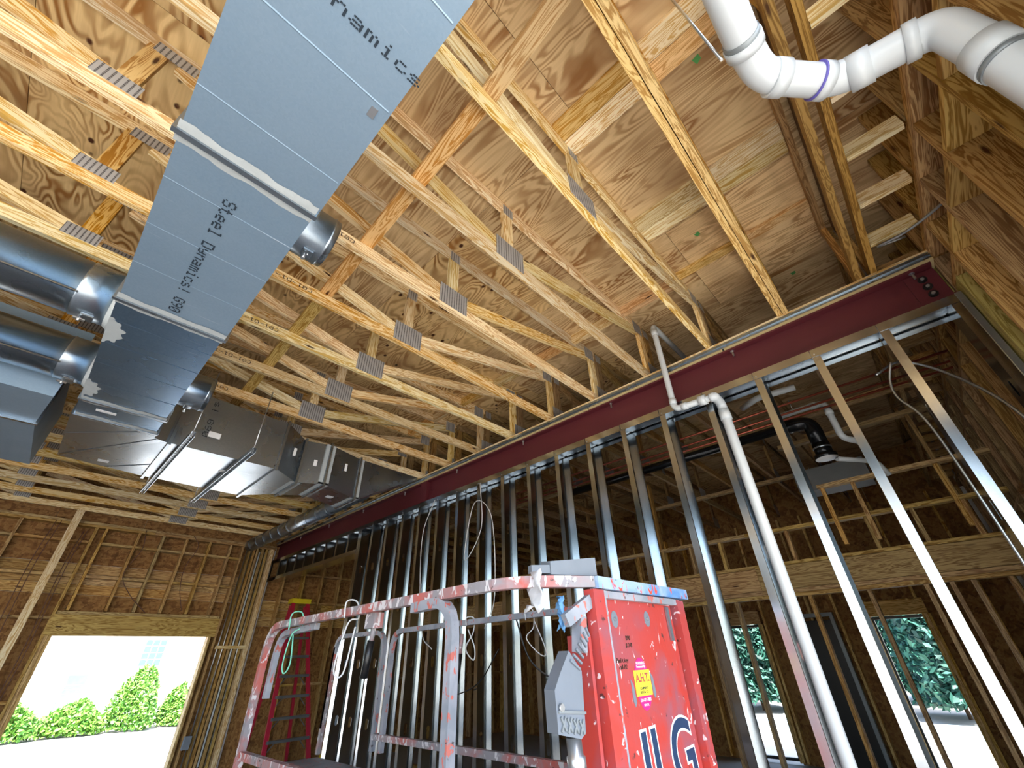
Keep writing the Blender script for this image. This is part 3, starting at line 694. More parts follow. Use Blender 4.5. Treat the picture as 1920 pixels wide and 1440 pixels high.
# fan of sealant around each entry on the duct bottom
for (yy, xx) in ((2.93, -0.27), (3.78, -0.275)):
    v = [(xx, yy, DZ - 0.002)]; n = 26
    for q in range(n + 1):
        a = -math.pi * 0.5 + math.pi * q / n; r = 0.10 + 0.012 * math.sin(q * 1.3) + 0.012 * random.random(); v.append((xx + math.cos(a) * r * 0.75, yy + math.sin(a) * r * 1.3, DZ - 0.0014))
    raw('sealant', v, [(0, q + 1, q + 2) for q in range(n)], SEAL, dm)
for i, (y, x0, x1, r, z) in enumerate(((1.715, 0.242, 0.415, 0.137, 3.57), (3.88, 0.236, 0.43, 0.144, 3.57))):
    t = thing('duct_collar', 'open round collar on the main duct, ' + ('nearer one under the trusses' if i == 0 else 'farther one before the branch duct'), 'collar', (x0, y, z), 'round collars on the main duct')
    v, f = sweep([(x0, y, z), (x1 - 0.035, y, z), (x1 - 0.03, y, z), (x1 - 0.024, y, z), (x1, y, z), (x1, y, z), (x0, y, z)], [r, r, r + 0.006, r, r, r - 0.003, r - 0.003], 40, caps=False)
    o = raw('ring', v, f, GALVD, t, True)
    tube('damper_rod', [(x0 + 0.09, y, z - r - 0.02), (x0 + 0.09, y, z + r)], 0.004, BOLT, t, 6)
    MB().box(x0 + 0.06, x0 + 0.11, y - 0.025, y + 0.025, z - r - 0.012, z - r).build('damper_bracket', GALVD, t)
    tube('wing_nut', [(x0 + 0.075, y, z - r - 0.012), (x0 + 0.075, y, z - r - 0.055)], 0.011, BOLT, t, 6)
    box('paper_label', x0 + 0.05, x0 + 0.09, y - r * 0.74 - 0.004, y - r * 0.74 - 0.001, z - 0.06, z, PAPER, t)
# duct box at far left
dl = thing('side_duct', 'pale rectangular duct at the left edge with a sloped end section', 'duct', (-0.9, 4.6, DZ))
loft('duct_section', [rect(4.045, -1.5, -0.400, 3.28, 3.85), rect(4.62, -1.5, -0.462, 3.28, 3.85)], GALV, dl)
loft('end_section', [rect(4.65, -1.5, -0.465, 3.28, 3.85), rect(5.85, -1.5, -0.452, 3.31, 3.85)], GALV, dl)
MB().box(-1.52, -0.445, 4.62, 4.65, 3.262, 3.28).box(-0.47, -0.445, 4.62, 4.65, 3.28, 3.86).build('joint_flange', GALVD, dl)
# small round duct along the beam
sd2 = thing('beam_duct', 'thin round duct running along the far end of the maroon beam', 'duct', (2.8, 8, 3.72))
tube('pipe', [(2.82, 5.6, 3.72), (2.80, 10.0, 3.715)], 0.115, GALVD, sd2, 28)
for q in range(11): tube('strap_seam', [(2.818 - 0.002 * q, 6.2 + 0.36 * q, 3.72), (2.818 - 0.002 * q, 6.212 + 0.36 * q, 3.72)], 0.119, GALVD, sd2, 28)

# ------------------------------------------------------------------ white drain pipe by the wood wall
pv = thing('drain_pipe', 'thick white plastic drain pipe bending beside the wood wall', 'pipe', (1.2, -0.4, 3.4))
PR = 0.055
A = [(0.2, -0.225, 3.43), (1.02, -0.235, 3.42), (1.14, -0.25, 3.40), (1.34, -0.44, 3.385), (1.335, -0.60, 3.34), (1.335, -0.70, 3.31), (1.34, -0.71, 3.12), (1.34, -0.71, 0.0)]
path = fillet(A, 0.085, 6)
tube('pipe', path, PR, PVC, pv, 28)
def hub(p, q, r=PR + 0.008, nm='coupling'): tube(nm, [p, q], r, PVC, pv, 28)
P = [Vector(a) for a in A]
def lerp(i, t): return P[i] + (P[i + 1] - P[i]) * t
hub(lerp(0, 0.955), lerp(0, 1.0)); hub(lerp(2, 0.10), lerp(2, 0.28)); hub(lerp(2, 0.72), lerp(2, 0.86)); hub(lerp(3, 0.2), lerp(3, 0.6)); hub(lerp(4, 0.15), lerp(4, 0.5)); hub(lerp(6, 0.0), lerp(6, 0.028))
tube('purple_primer_ring', [lerp(2, 0.70), lerp(2, 0.72)], PR + 0.0083, mat_flat('purple_primer', '#6a62c0', 0.5), pv, 28)
tube('strap', [(0.965, -0.2343, 3.421), (1.0, -0.2348, 3.4205)], PR + 0.004, GREYP, pv, 28)
tube('hanger_rod', [(0.98, -0.16, 3.40), (0.86, -0.12, 4.45)], 0.005, BOLT, pv, 8)
for zz in (3.03,): tube('hanger_strap', [(1.34, -0.71, zz), (1.34, -0.71, zz - 0.018)], PR + 0.004, GREYP, pv, 28)
# smaller white pipe over the beam and down the studs
vp = thing('vent_pipe', 'slim white plastic pipe crossing the maroon beam and running down beside a stud', 'pipe', (3.27, 1.0, 3.4))
A = [(4.2, 1.09, 4.33), (3.26, 1.09, 4.345), (3.26, 1.10, 3.40), (3.262, 0.80, 3.385), (3.40, 0.775, 3.37), (3.40, 0.775, 0.05)]
tube('pipe', fillet([A[0], A[1], A[2], A[3]], 0.055, 6), 0.026, PVC, vp, 20)
tube('pipe', fillet([A[3], (3.262, 0.765, 3.385), (3.40, 0.765, 3.375), (3.40, 0.765, 0.05)], 0.05, 6), 0.037, PVC, vp, 24)
for p, q, r in (((3.26, 1.0905, 4.29), (3.26, 1.091, 4.22), 0.031), ((3.26, 1.0985, 3.50), (3.26, 1.099, 3.45), 0.031), ((3.26, 1.04, 3.397), (3.26, 0.99, 3.395), 0.031), ((3.262, 0.89, 3.39), (3.262, 0.83, 3.387), 0.042), ((3.40, 0.765, 3.31), (3.40, 0.765, 3.22), 0.044)):
    tube('coupling', [p, q], r, PVC, vp, 24)

# ------------------------------------------------------------------ scissor lift
lf = thing('scissor_lift', 'red paint-spattered scissor lift platform with guard rails, parked before the stud wall', 'lift', (2.0, 2.6, 0.0))
XN, XF, YN, YF, ZT = 1.44, 2.60, 1.15, 3.98, 1.925
def rail(name, pts, r=0.022, m=RAIL, fr=0.10, n=4, parent=None): return tube(name, fillet(pts, fr, 5), r * 1.25, m, parent or lf, n, math.pi / 4, smooth=False)
rail('near_top_rail', [(XN, YF, 0.95), (XN, YF + 0.02, ZT - 0.02), (XN, 1.36, ZT), (1.77, YN + 0.02, ZT + 0.002)], 0.026, RAIL, 0.20)
rail('near_inner_hoop', [(XN + 0.05, YF - 0.07, 1.45), (XN + 0.05, YF - 0.07, ZT - 0.075), (XN + 0.05, 3.3, ZT - 0.055)], 0.022, GREYR, 0.15)
rail('near_middle_post', [(XN, 2.08, ZT - 0.045), (XN, 1.755, ZT - 0.03), (XN, 1.755, 0.95)], 0.026, GREYR, 0.16)
rail('near_mid_rail', [(XN, YF, 1.14), (XN, 1.2, 1.14)], 0.024, RAIL)
rail('far_top_rail', [(XF, YF + 1.2, 1.1), (XF, YF + 1.2, ZT - 0.03), (XF, 4.20, ZT - 0.03), (XF, 4.20, 1.0)], 0.022, GREYR, 0.16)
rail('far_top_rail', [(XF, 4.06, 1.0), (XF, 4.06, ZT - 0.035), (XF, YN + 0.05, ZT - 0.01)], 0.022, GREYR, 0.16)
rail('far_mid_rail', [(XF, 4.2, 1.10), (XF, YN, 1.10)], 0.024, RAIL)
for yy in (5.18,): rail('far_post', [(XF, yy, 0.9), (XF, yy, 1.8)], 0.022, RAIL)
# drop handles with black grips
for (x, y, z, dx) in ((1.5, 2.55, ZT - 0.05, 0.0), (2.35, 2.75, ZT - 0.12, 0.0)):
    tube('handle_stem', [(x, y, z), (x, y + 0.02, z - 0.13)], 0.014, RAIL, lf, 10); tube('handle_grip', [(x, y + 0.02, z - 0.12), (x, y + 0.05, z - 0.30)], 0.021, BLACK, lf, 12)
MB().box(1.46, 1.52, 2.50, 2.60, ZT - 0.11, ZT - 0.03).build('latch', RAIL, lf)
# end panel facing the camera
pn = MB().box(1.80, 2.53, YN + 0.03, YN + 0.045, 0.85, 1.868).build('end_panel', RED, lf)
bar('panel_post', (1.785, YN + 0.015, 0.85), (1.765, YN + 0.015, ZT - 0.03), 0.05, 0.085, RED, lf); bar('post_edge', (1.838, YN + 0.02, 0.85), (1.818, YN + 0.02, ZT - 0.03), 0.05, 0.02, GREYR, lf)
bar('panel_post', (2.565, YN + 0.02, 0.85), (2.60, YN + 0.02, ZT - 0.03), 0.05, 0.08, RED, lf)
bar('panel_top_rail', (1.765, YN + 0.01, ZT), (2.70, YN + 0.01, ZT + 0.006), 0.05, 0.05, BLUEP, lf)
bar('panel_under_rail', (1.80, YN + 0.015, ZT - 0.045), (2.60, YN + 0.015, ZT - 0.04), 0.03, 0.03, GREYR, lf)
box('grey_strip', 2.455, 2.485, YN + 0.018, YN + 0.028, 1.70, 1.86, GALVD, lf)
bar('side_board', (1.70, YN + 0.08, 0.9), (1.705, YN + 0.08, 1.72), 0.11, 0.02, RED, lf)
for x, z in ((1.93, 1.785), (2.24, 1.795)):     # upper keyholes
    pts = [(x + 0.028 * math.cos(a), YN + 0.0285, z + 0.035 * math.sin(a)) for a in [2 * math.pi * q / 16 for q in range(16)]]; pts2 = [(p[0], YN + 0.0305, p[2]) for p in pts]
    loft('keyhole', [pts, pts2], PLASTIC, lf); tube('keyhole_bolt', [(x, YN + 0.0285, z), (x, YN + 0.024, z)], 0.008, BOLT, lf, 8)
for x, z in ((2.005, 1.515), (2.19, 1.535)):    # slots
    raw('slot', [(x - .016, YN + .0285, z + .04), (x + .004, YN + .0285, z + .02), (x + .012, YN + .0285, z - .045), (x - .004, YN + .0285, z - .06), (x - .014, YN + .0285, z - .04)] + [(x - .016, YN + .0305, z + .04), (x + .004, YN + .0305, z + .02), (x + .012, YN + .0305, z - .045), (x - .004, YN + .0305, z - .06), (x - .014, YN + .0305, z - .04)],
        [(0, 1, 2, 3, 4), (9, 8, 7, 6, 5)] + [(q, 5 + q, 5 + (q + 1) % 5, (q + 1) % 5) for q in range(5)], PLASTIC, lf)
# warning sticker
cx, cz = 2.095, 1.535
pts = [(cx + 0.066 * math.cos(a), YN + 0.0288, cz + 0.098 * math.sin(a)) for a in [2 * math.pi * q / 28 for q in range(28)]]
st = loft('warning_sticker', [pts, [(p[0], YN + 0.0302, p[2]) for p in pts]], PINK, lf)
MB().box(cx - 0.072, cx + 0.072, YN + 0.0278, YN + 0.0288, cz - 0.045, cz + 0.05).build('sticker_label', STY, lf)
TX, TY = (1, 0, 0), (0, 0, 1)
text('lettering', 'A.H.T.', (cx, YN + 0.0274, cz + 0.02), TX, TY, 0.045, RED, lf, offset=0.0012)
for s, z, sz, m in (('EQUIPMENT', -0.018, 0.013, INK), ('RENTAL CO.', -0.032, 0.013, INK), ('WARNING', 0.076, 0.017, WHITE), ('Protected By', 0.063, 0.015, WHITE), ('334-821-7883', -0.06, 0.017, WHITE), ('RENTAL', -0.078, 0.012, WHITE)):
    text('lettering', s, (cx, YN + 0.0274, cz + z), TX, TY, sz, m, lf)
for s, x, z in (('B90', 2.02, 1.71), ('# 2-8', 2.02, 1.682), ('Paul t key', 1.945, 1.625), ('call B2', 1.945, 1.60)):
    text('handwriting', s, (x, YN + 0.0282, z), TX, TY, 0.026, INKB, lf)
text('logo_outline', 'JLG', (2.24, YN + 0.0288, 1.245), (1, 0, 0.04), TY, 0.34, WHITE, lf, offset=0.014); text('logo', 'JLG', (2.24, YN + 0.0276, 1.245), (1, 0, 0.04), TY, 0.34, NAVY, lf, offset=0.004)
# control box, bracket and hose on the entry side
bx = [(1.405, 1.43), (1.53, 1.405), (1.56, 1.42), (1.57, 1.60), (1.50, 1.665), (1.44, 1.60), (1.40, 1.55)]; nb = len(bx)
raw('control_box', [(x, 1.135, z) for x, z in bx] + [(x + 0.02, 1.20, z) for x, z in bx], [tuple(range(nb)), tuple(range(2 * nb - 1, nb - 1, -1))] + [(q, nb + q, nb + (q + 1) % nb, (q + 1) % nb) for q in range(nb)], PLASTIC, lf)
for q in range(7): bar('grille_slat', (1.500 + 0.020 * q, 1.131, 1.665 + 0.018 * q - 0.03), (1.555 + 0.014 * q, 1.131, 1.625 + 0.018 * q - 0.02), 0.008, 0.008, PLASTIC, lf)
for q in range(4):
    bar('box_rib', (1.42 + 0.034 * q, 1.132, 1.435 - 0.006 * q), (1.445 + 0.034 * q, 1.132, 1.475 - 0.006 * q), 0.006, 0.007, GREYP, lf); bar('box_rib', (1.445 + 0.034 * q, 1.132, 1.435 - 0.006 * q), (1.42 + 0.034 * q, 1.132, 1.475 - 0.006 * q), 0.006, 0.007, GREYP, lf)
bar('box_rib', (1.41, 1.132, 1.49), (1.565, 1.132, 1.475), 0.006, 0.008, GREYP, lf); tube('box_knob', [(1.425, 1.135, 1.50), (1.425, 1.125, 1.50)], 0.012, BOLT, lf, 10)
bar('bracket', (1.58, 1.20, 1.77), (1.73, 1.17, 1.85), 0.03, 0.05, GREYR, lf); bar('bracket_post', (1.66, 1.20, 1.66), (1.68, 1.20, 1.79), 0.05, 0.04, GREYR, lf)
tube('hose_fitting', [(1.53, 1.17, 1.41), (1.535, 1.17, 1.36), (1.535, 1.17, 1.355), (1.54, 1.17, 1.31)], [0.028, 0.028, 0.034, 0.034], BOLT, lf, 14); tube('hose', [(1.54, 1.17, 1.31), (1.55, 1.17, 0.9)], 0.022, BLACK, lf, 12)
# platform deck and scissor base
MB().box(XN, XF, YN, YF + 1.2, 0.82, 0.88).build('platform_deck', GREYR, lf)
for (y0, y1) in ((1.4, 3.7), (3.7, 1.4)):
    for x in (XN + 0.2, XF - 0.2): bar('scissor_arm', (x, y0, 0.38), (x, y1, 0.80), 0.05, 0.10, RED, lf)
MB().box(XN + 0.1, XF - 0.1, 1.3, 3.8, 0.16, 0.38).build('chassis', RED, lf)
for x in (XN + 0.1, XF - 0.1):
    for yy in (1.6, 3.5): tube('wheel', [(x - 0.05, yy, 0.16), (x + 0.05, yy, 0.16)], 0.16, BLACK, lf, 24)
# things lying on the rail
jb = thing('junction_box', 'plaster-smeared grey metal box lying on the lift rail corner', 'box', (1.70, 1.22, ZT + 0.03))
raw('box_body', [(1.585, 1.26, 1.955), (1.80, 1.16, 1.955), (1.82, 1.22, 1.955), (1.60, 1.33, 1.955), (1.585, 1.26, 2.01), (1.80, 1.16, 2.035), (1.82, 1.22, 2.035), (1.60, 1.33, 2.02)], BOXF, PLASTIC, jb)
raw('box_spout', [(1.50, 1.30, 1.958), (1.585, 1.265, 1.96), (1.595, 1.30, 1.96), (1.51, 1.33, 1.958), (1.50, 1.30, 1.99), (1.585, 1.265, 1.995), (1.595, 1.30, 1.995), (1.51, 1.33, 1.99)], BOXF, PLASTIC, jb)
def drape(name, top, length, width, mat, parent, n=9, seed=1):
    rnd = random.Random(seed); v = []; f = []; t = Vector(top)
    for i in range(n + 1):
        for j in range(5):
            u = i / n; s = (j - 2) / 2
            v.append(t + Vector((0.012 * math.sin(j * 2.1 + i * 0.9) + 0.5 * width * s * (1 - 0.55 * u) * 0.6, -0.026 - 0.012 * math.cos(j * 1.7 + i), -length * u * (0.75 + 0.25 * rnd.random()))) + Vector((0, width * s * 0.4, 0)))
    f = [(i * 5 + j, i * 5 + j + 1, (i + 1) * 5 + j + 1, (i + 1) * 5 + j) for i in range(n) for j in range(4)]
    o = raw(name, v, f, mat, parent, True); md = o.modifiers.new('thick', 'SOLIDIFY'); md.thickness = 0.004; return o
rg = drape('rag', (1.50, 1.315, ZT + 0.035), 0.17, 0.16, CLOTH, None, seed=4); tag(rg, 'white plaster-soaked rag hanging over the lift top rail', 'rag')
rb = drape('rag', (1.60, 1.26, ZT - 0.06), 0.14, 0.04, CLOTHB, None, seed=8); tag(rb, 'thin blue rag strip hanging below the white rag on the lift', 'rag')
def rope(name, pts, r, mat, label, cat='rope'): 
    o = tube(name, spline(pts, 6), r, mat, None, 6); tag(o, label, cat); return o
y0 = 3.55
rope('rope', [(1.40, y0, 1.86), (1.40, y0, 1.96), (1.47, y0, 1.97), (1.485, y0 - 0.02, 1.88), (1.43, y0, 1.83), (1.42, y0 + .02, 1.66), (1.435, y0, 1.60), (1.45, y0 - .03, 1.66), (1.44, y0, 1.83)], 0.005, ROPEG, 'mint green rope loop tied to the bent end of the lift rail')
y0 = 2.75
rope('rope', [(1.40, y0, 1.88), (1.40, y0, 1.97), (1.47, y0, 1.97), (1.485, y0 - 0.02, 1.88), (1.43, y0, 1.85), (1.41, y0 + .04, 1.62), (1.44, y0 - .02, 1.60), (1.45, y0 - .06, 1.83)], 0.005, WIREW, 'white cord loop tied around the lift top rail')
y0 = 2.95
rope('rope', [(2.56, y0, 1.87), (2.56, y0, 1.93), (2.64, y0, 1.93), (2.62, y0 - .02, 1.83), (2.56, y0, 1.72), (2.60, y0 - .05, 1.64), (2.62, y0 - .04, 1.72), (2.58, y0, 1.85)], 0.005, WIREW, 'pale cord knotted on the far lift rail by the dangling grip')
y0 = 2.3
rope('rope', [(2.56, y0, 1.87), (2.56, y0, 1.94), (2.64, y0, 1.94), (2.62, y0 - .02, 1.83), (2.56, y0, 1.76), (2.60, y0 - .09, 1.66), (2.60, y0 - .14, 1.68), (2.6, y0 - .05, 1.86)], 0.004, WIREW, 'pale cord loop hanging from the far lift rail near the red panel')

# ------------------------------------------------------------------ ladder and lining pipe seen through the opening
ld = thing('step_ladder', 'red fibreglass step ladder with yellow top standing in the far room', 'ladder', (4.05, 9.3, 0))
for s, x0, x1 in ((-1, 3.70, 3.60), (1, 3.98, 4.42)):
    bar('rail', (x0, 9.45, 2.66), (x1, 8.95, 0.0), 0.07, 0.03, LADR, ld, up=(0, 1, 0)); bar('rear_leg', (x0, 9.55, 2.62), (x1, 9.93, 0.0), 0.05, 0.03, LADR, ld, up=(0, 1, 0))
MB().box(3.66, 4.02, 9.40, 9.62, 2.66, 2.74).build('top_cap', YEL, ld)
for q in range(1, 9):
    u = q / 9.0; x0 = 3.70 + (3.60 - 3.70) * u; x1 = 3.98 + (4.42 - 3.98) * u; yy = 9.45 - 0.5 * u; z = 2.66 * (1 - u)
    box('tread', x0, x1, yy - 0.045, yy + 0.045, z - 0.02, z + 0.02, LADS, ld)
    if q > 3: bar('tread_brace', (x0 + 0.03, yy, z - 0.14), (x0 + 0.14, yy, z - 0.02), 0.012, 0.012, LADS, ld); bar('tread_brace', (x1 - 0.03, yy, z - 0.14), (x1 - 0.14, yy, z - 0.02), 0.012, 0.012, LADS, ld)
yb = raw('drop_cloth_bucket', [(4.72 + 0.13 * math.cos(a) * s, 9.05 + 0.13 * math.sin(a) * s, z) for z, s in ((0.0, 0.85), (0.3, 1.0), (0.36, 0.6)) for a in [2 * math.pi * q / 12 for q in range(12)]],
         [(i * 12 + q, i * 12 + (q + 1) % 12, (i + 1) * 12 + (q + 1) % 12, (i + 1) * 12 + q) for i in range(2) for q in range(12)] + [tuple(range(11, -1, -1)), tuple(range(24, 36))], YEL)
yb.name = 'bucket'; tag(yb, 'yellow bucket on the floor at the foot of the red ladder', 'bucket')
cpz = thing('standing_pipe', 'shiny round duct pipe standing upright beside the red ladder', 'pipe', (4.62, 8.6, 0))
tube('pipe', [(4.55, 8.5, 0), (4.55, 8.5, 1.95)], 0.10, GALVD, cpz, 28)
for z in (0.7, 1.3): tube('bead', [(4.55, 8.5, z), (4.55, 8.5, z + 0.02)], 0.104, GALVD, cpz, 28)

# ------------------------------------------------------------------ far room: inner wood wall, outer wall, services
XI = 6.14
wi = struct('wall_inner', 'wood wall with a deep header and short studs in the far room', (XI, 1, 0))
ys = [-0.45 + 0.4064 * k for k in range(0, 21)]
for i in range(4):
    y0 = -0.79 + 2.44 * i
    box('header_board', XI, XI + 0.04, y0, y0 + 2.437, 2.235, 2.478, MW['wall'], wi)
    box('header_plate', XI - 0.01, XI + 0.10, y0, y0 + 2.437, 2.482, 2.518, MW['wall'], wi); box('header_plate', XI - 0.01, XI + 0.10, y0, y0 + 2.437, 2.19, 2.230, MW['wall'], wi)
    box('header_plate', XI - 0.012, XI + 0.10, y0, y0 + 2.437, 2.148, 2.187, MW['wall'], wi); box('upper_plate', XI - 0.01, XI + 0.09, y0, y0 + 2.437, 2.86, 2.90, MW['wall'], wi)
for y in ys:
    box('cripple_stud', XI, XI + 0.089, y - 0.019, y + 0.019, 2.52, 2.858, MW['wall'], wi)
    if not (0.35 < y < 0.6 or 4.5 < y): box('stud', XI, XI + 0.089, y - 0.019, y + 0.019, 0.04, 2.146, MW['dark'], wi)
for y in (0.15, 0.62, -0.2): box('stud', XI + 0.01, XI + 0.099, y - 0.019, y + 0.019, 0.04, 2.146, MW['dark'], wi)
for y0, y1 in ((-0.45, 0.36), (0.77, 1.58), (2.8, 3.2)): box('upper_stud', XI, XI + 0.089, y0, y0 + 0.038, 2.902, 3.885, MW['brown'], wi)
box('bottom_plate', XI, XI + 0.09, -0.79, 8.9, 0, 0.038, MW['dark'], wi)
# short framed wall above near the right (frame of small studs)
box('light_stop_board', 3.346, 10.25, YD + 0.17, YD + 0.19, 0.0, 4.80, STUCCO, wf)  # unseen light-blocking backing added to the rear wall
wsr = struct('wall_soffit', 'small framed soffit of thin studs in the far room', (5.4, -0.3, 3))
box('soffit_plate', 5.62, 5.70, -0.78, 0.62, 3.12, 3.16, MW['wall'], wsr)
for y in (-0.62, -0.38, 0.08, 0.3, 0.58): box('soffit_stud', 5.63, 5.69, y - 0.019, y + 0.019, 2.53, 3.118, MW['wall'], wsr)

XE = 10.0
wo_ = struct('wall_outer', 'outer wood wall with tall window openings in the far room', (XE, 2, 0))
wins = [(0.45, 1.16), (2.95, 3.62), (5.4, 6.1)]
edges = [-0.8] + [e for w in wins for e in w] + [10.2]
for i in range(0, len(edges), 2):
    a, b = edges[i], edges[i + 1]; n = max(1, round((b - a) / 1.22))
    for q in range(n): box('sheathing_panel', XE + 0.142, XE + 0.156, a + (b - a) * q / n, a + (b - a) * (q + 1) / n - 0.003, 0, 4.80, OSB, wo_)
    y = a + 0.02
    while y < b: box('stud', XE, XE + 0.14, y, y + 0.038, 0.04, 3.85, MW['gold'], wo_); y += 0.4064
for k, (a, b) in enumerate(wins):
    box('header', XE - 0.01, XE + 0.14, a - 0.06, b + 0.06, 2.06, 2.28, MW['gold'], wo_)
    for yy in (a - 0.08, a - 0.041, b + 0.003, b + 0.042): box('jamb_stud', XE - 0.01, XE + 0.14, yy, yy + 0.037, 0.04, 2.055, MW['gold'], wo_)
    w = struct('window_%d' % (k + 1), ['tall window at far right with trees outside', 'narrow tall window with vine-green trees outside', 'far window hidden mostly behind steel studs'][k], (XE + 0.1, a, 0))
    for yy in (a, b - 0.03): box('frame_stile', XE + 0.07, XE + 0.12, yy, yy + 0.03, 0.05, 2.05, BLACK, w)
    for zz in (0.05, 2.01): box('frame_rail', XE + 0.07, XE + 0.12, a + 0.031, b - 0.031, zz, zz + 0.04, BLACK, w)
    osbh = box('upper_sheathing', XE + 0.142, XE + 0.156, a, b, 2.28, 4.80, OSB, wo_)
for i in range(0, len(edges), 2): box('light_stop_board', XE + 0.17, XE + 0.19, edges[i] if i else -1.05, edges[i + 1], 0.0, 4.80, STUCCO, wo_)  # unseen outer boards added to keep daylight out of the joints
for a, b in wins: box('light_stop_board', XE + 0.17, XE + 0.19, a, b, 2.20, 4.80, STUCCO, wo_)
dd = struct('door_1', 'black door leaf between the two far windows', (XE - 0.1, 2.0, 0))
box('door_leaf', XE - 0.12, XE - 0.05, 1.72, 2.12, 0.02, 2.05, BLACK, dd); box('door_frame', XE - 0.14, XE - 0.03, 1.66, 1.715, 0.0, 2.10, GREYP, dd); box('door_frame', XE - 0.14, XE - 0.03, 1.66, 2.18, 2.101, 2.16, GREYP, dd)
# services
bd = thing('black_duct', 'black round flue pipe with elbow hanging in the far room', 'duct', (5.1, 1, 3.6))
tube('pipe', [(5.0, 3.6, 3.66), (5.02, 0.62, 3.66)], 0.05, BLKMET, bd, 20)
tube('elbow', fillet([(5.03, 0.60, 3.66), (5.06, 0.37, 3.66), (5.06, 0.37, 3.40)], 0.14, 6), 0.075, BLKMET, bd, 24)
tube('drop', [(5.06, 0.37, 3.40), (5.06, 0.37, 3.26)], 0.078, BLKMET, bd, 24)
tube('cap', [(5.06, 0.37, 3.28), (5.06, 0.37, 3.24)], 0.10, BLKMET, bd, 24); tube('bead', [(5.06, 0.37, 3.36), (5.06, 0.37, 3.345)], 0.082, GALVD, bd, 24)
for yy in (0.9, 2.2, 3.4): tube('hanger_wire', [(5.02, yy, 3.70), (5.02, yy, 3.888)], 0.004, BOLT, bd, 6)
for i, (x, z) in enumerate(((4.60, 3.72), (4.78, 3.70), (4.83, 3.66))):
    c = tube('copper_pipe', [(x, -0.79, z), (x - 0.05, 4.5, z)], 0.011, COPPER, None, 10); tag(c, 'thin copper pipe running behind the stud wall, ' + ['nearest to the stud wall', 'middle one of three', 'beside the black flue pipe'][i], 'pipe', 'copper pipes in the far room')
wp2 = thing('waste_pipe', 'white plastic pipe with two bends near the black flue', 'pipe', (5, 0.2, 3.7))
tube('pipe', fillet([(4.88, 0.60, 3.74), (4.88, 0.17, 3.74), (4.88, 0.17, 3.34), (5.05, 0.06, 3.32), (5.3, 0.06, 3.31)], 0.07, 5), 0.03, PVC, wp2, 16)
for p, q in (((4.88, 0.30, 3.74), (4.88, 0.24, 3.74)), ((4.88, 0.17, 3.66), (4.88, 0.17, 3.60))): tube('coupling', [p, q], 0.036, PVC, wp2, 16)
tube('hanger_wire', [(4.88, 0.45, 3.76), (4.88, 0.45, 3.888)], 0.004, BOLT, wp2, 6)
wp3 = tube('waste_pipe', fillet([(5.15, 0.30, 3.24), (5.40, 0.12, 3.24), (5.55, 0.02, 3.23), (5.62, -0.02, 3.10)], 0.05), 0.024, PVC, None, 14); tag(wp3, 'short white pipe below the black flue cap', 'pipe')
wp4 = tube('waste_pipe', fillet([(4.35, 0.80, 3.72), (4.2, 0.62, 3.70), (4.25, 0.30, 3.70)], 0.06), 0.03, PVC, None, 14); tag(wp4, 'white pipe elbow just behind the top track by the vent pipe', 'pipe')
fd = thing('far_duct', 'flat grey duct crossing low in the far room', 'duct', (7, 0.5, 3.3)); loft('duct_section', [rect(0.15, 7.1, 7.5, 3.5, 3.8), rect(1.0, 7.1, 7.5, 3.5, 3.8)], GREYP, fd)
for yy in (0.3, 0.8): tube('hanger_rod', [(7.3, yy, 3.8), (7.3, yy, 3.888)], 0.005, BOLT, fd, 6)
rc = thing('red_column', 'dark red steel column with clips standing in the far room', 'column', (5.6, 2.75, 0)); box('shaft', 5.55, 5.65, 2.66, 2.74, 0.0, 3.86, MAROON, rc)
for z in (2.2, 2.5, 2.8): box('clip', 5.54, 5.66, 2.741, 2.80, z, z + 0.04, GALVD, rc)

# cables
def cable(pts, r, mat, label, cat='cable', nm='cable'): return rope(nm, pts, r, mat, label, cat)
cable([(3.50, -0.22, 3.22), (3.60, -0.38, 3.30), (3.60, -0.55, 3.12), (3.50, -0.68, 2.75), (3.44, -0.70, 2.3), (3.42, -0.70, 1.6)], 0.008, FLEX, 'grey armoured flexible conduit arching from the stud to the corner', 'conduit', 'flex_conduit')
cable([(3.38, -0.315, 3.22), (3.40, -0.26, 3.10), (3.40, -0.25, 2.98), (3.38, -0.305, 2.78), (3.372, -0.318, 2.3), (3.372, -0.318, 1.4)], 0.007, FLEX, 'grey flexible conduit bowing beside the rightmost free stud', 'conduit', 'flex_conduit')
cable([(3.05, -0.70, 3.86), (3.02, -0.56, 3.86), (2.95, -0.70, 3.82), (2.78, -0.84, 3.76), (2.60, -0.90, 3.70)], 0.009, FLEX, 'thin silver conduit threading through the blocked wood wall', 'conduit', 'flex_conduit')
ppx = [(430, 960), (405, 1050), (415, 1090), (360, 1100)]
cable([(1.05, 9.97, 3.72), (1.10, 9.95, 3.4), (1.0, 9.97, 3.0), (1.2, 9.96, 2.7), (1.5, 9.97, 2.45)], 0.006, WIRE, 'thin brown cable drooping on the back wall above the opening, left one')
cable([(1.78, 9.96, 3.74), (1.90, 9.93, 3.55), (1.82, 9.96, 3.2), (1.86, 9.96, 2.85), (2.0, 9.96, 2.5)], 0.006, WIRE, 'thin brown cable drooping on the back wall above the opening, right one')
for i, (x, zz) in enumerate(((-0.12, 3.70), (-0.06, 3.70), (0.26, 3.6), (0.30, 3.6))):
    cable([(x, 9.97, zz), (x - 0.03, 9.965, 3.0), (x + 0.01, 9.97, 2.0), (x, 9.97, 1.2)], 0.006, WIRE, 'vertical brown cable on the back wall, %s from the left' % ORD[i])
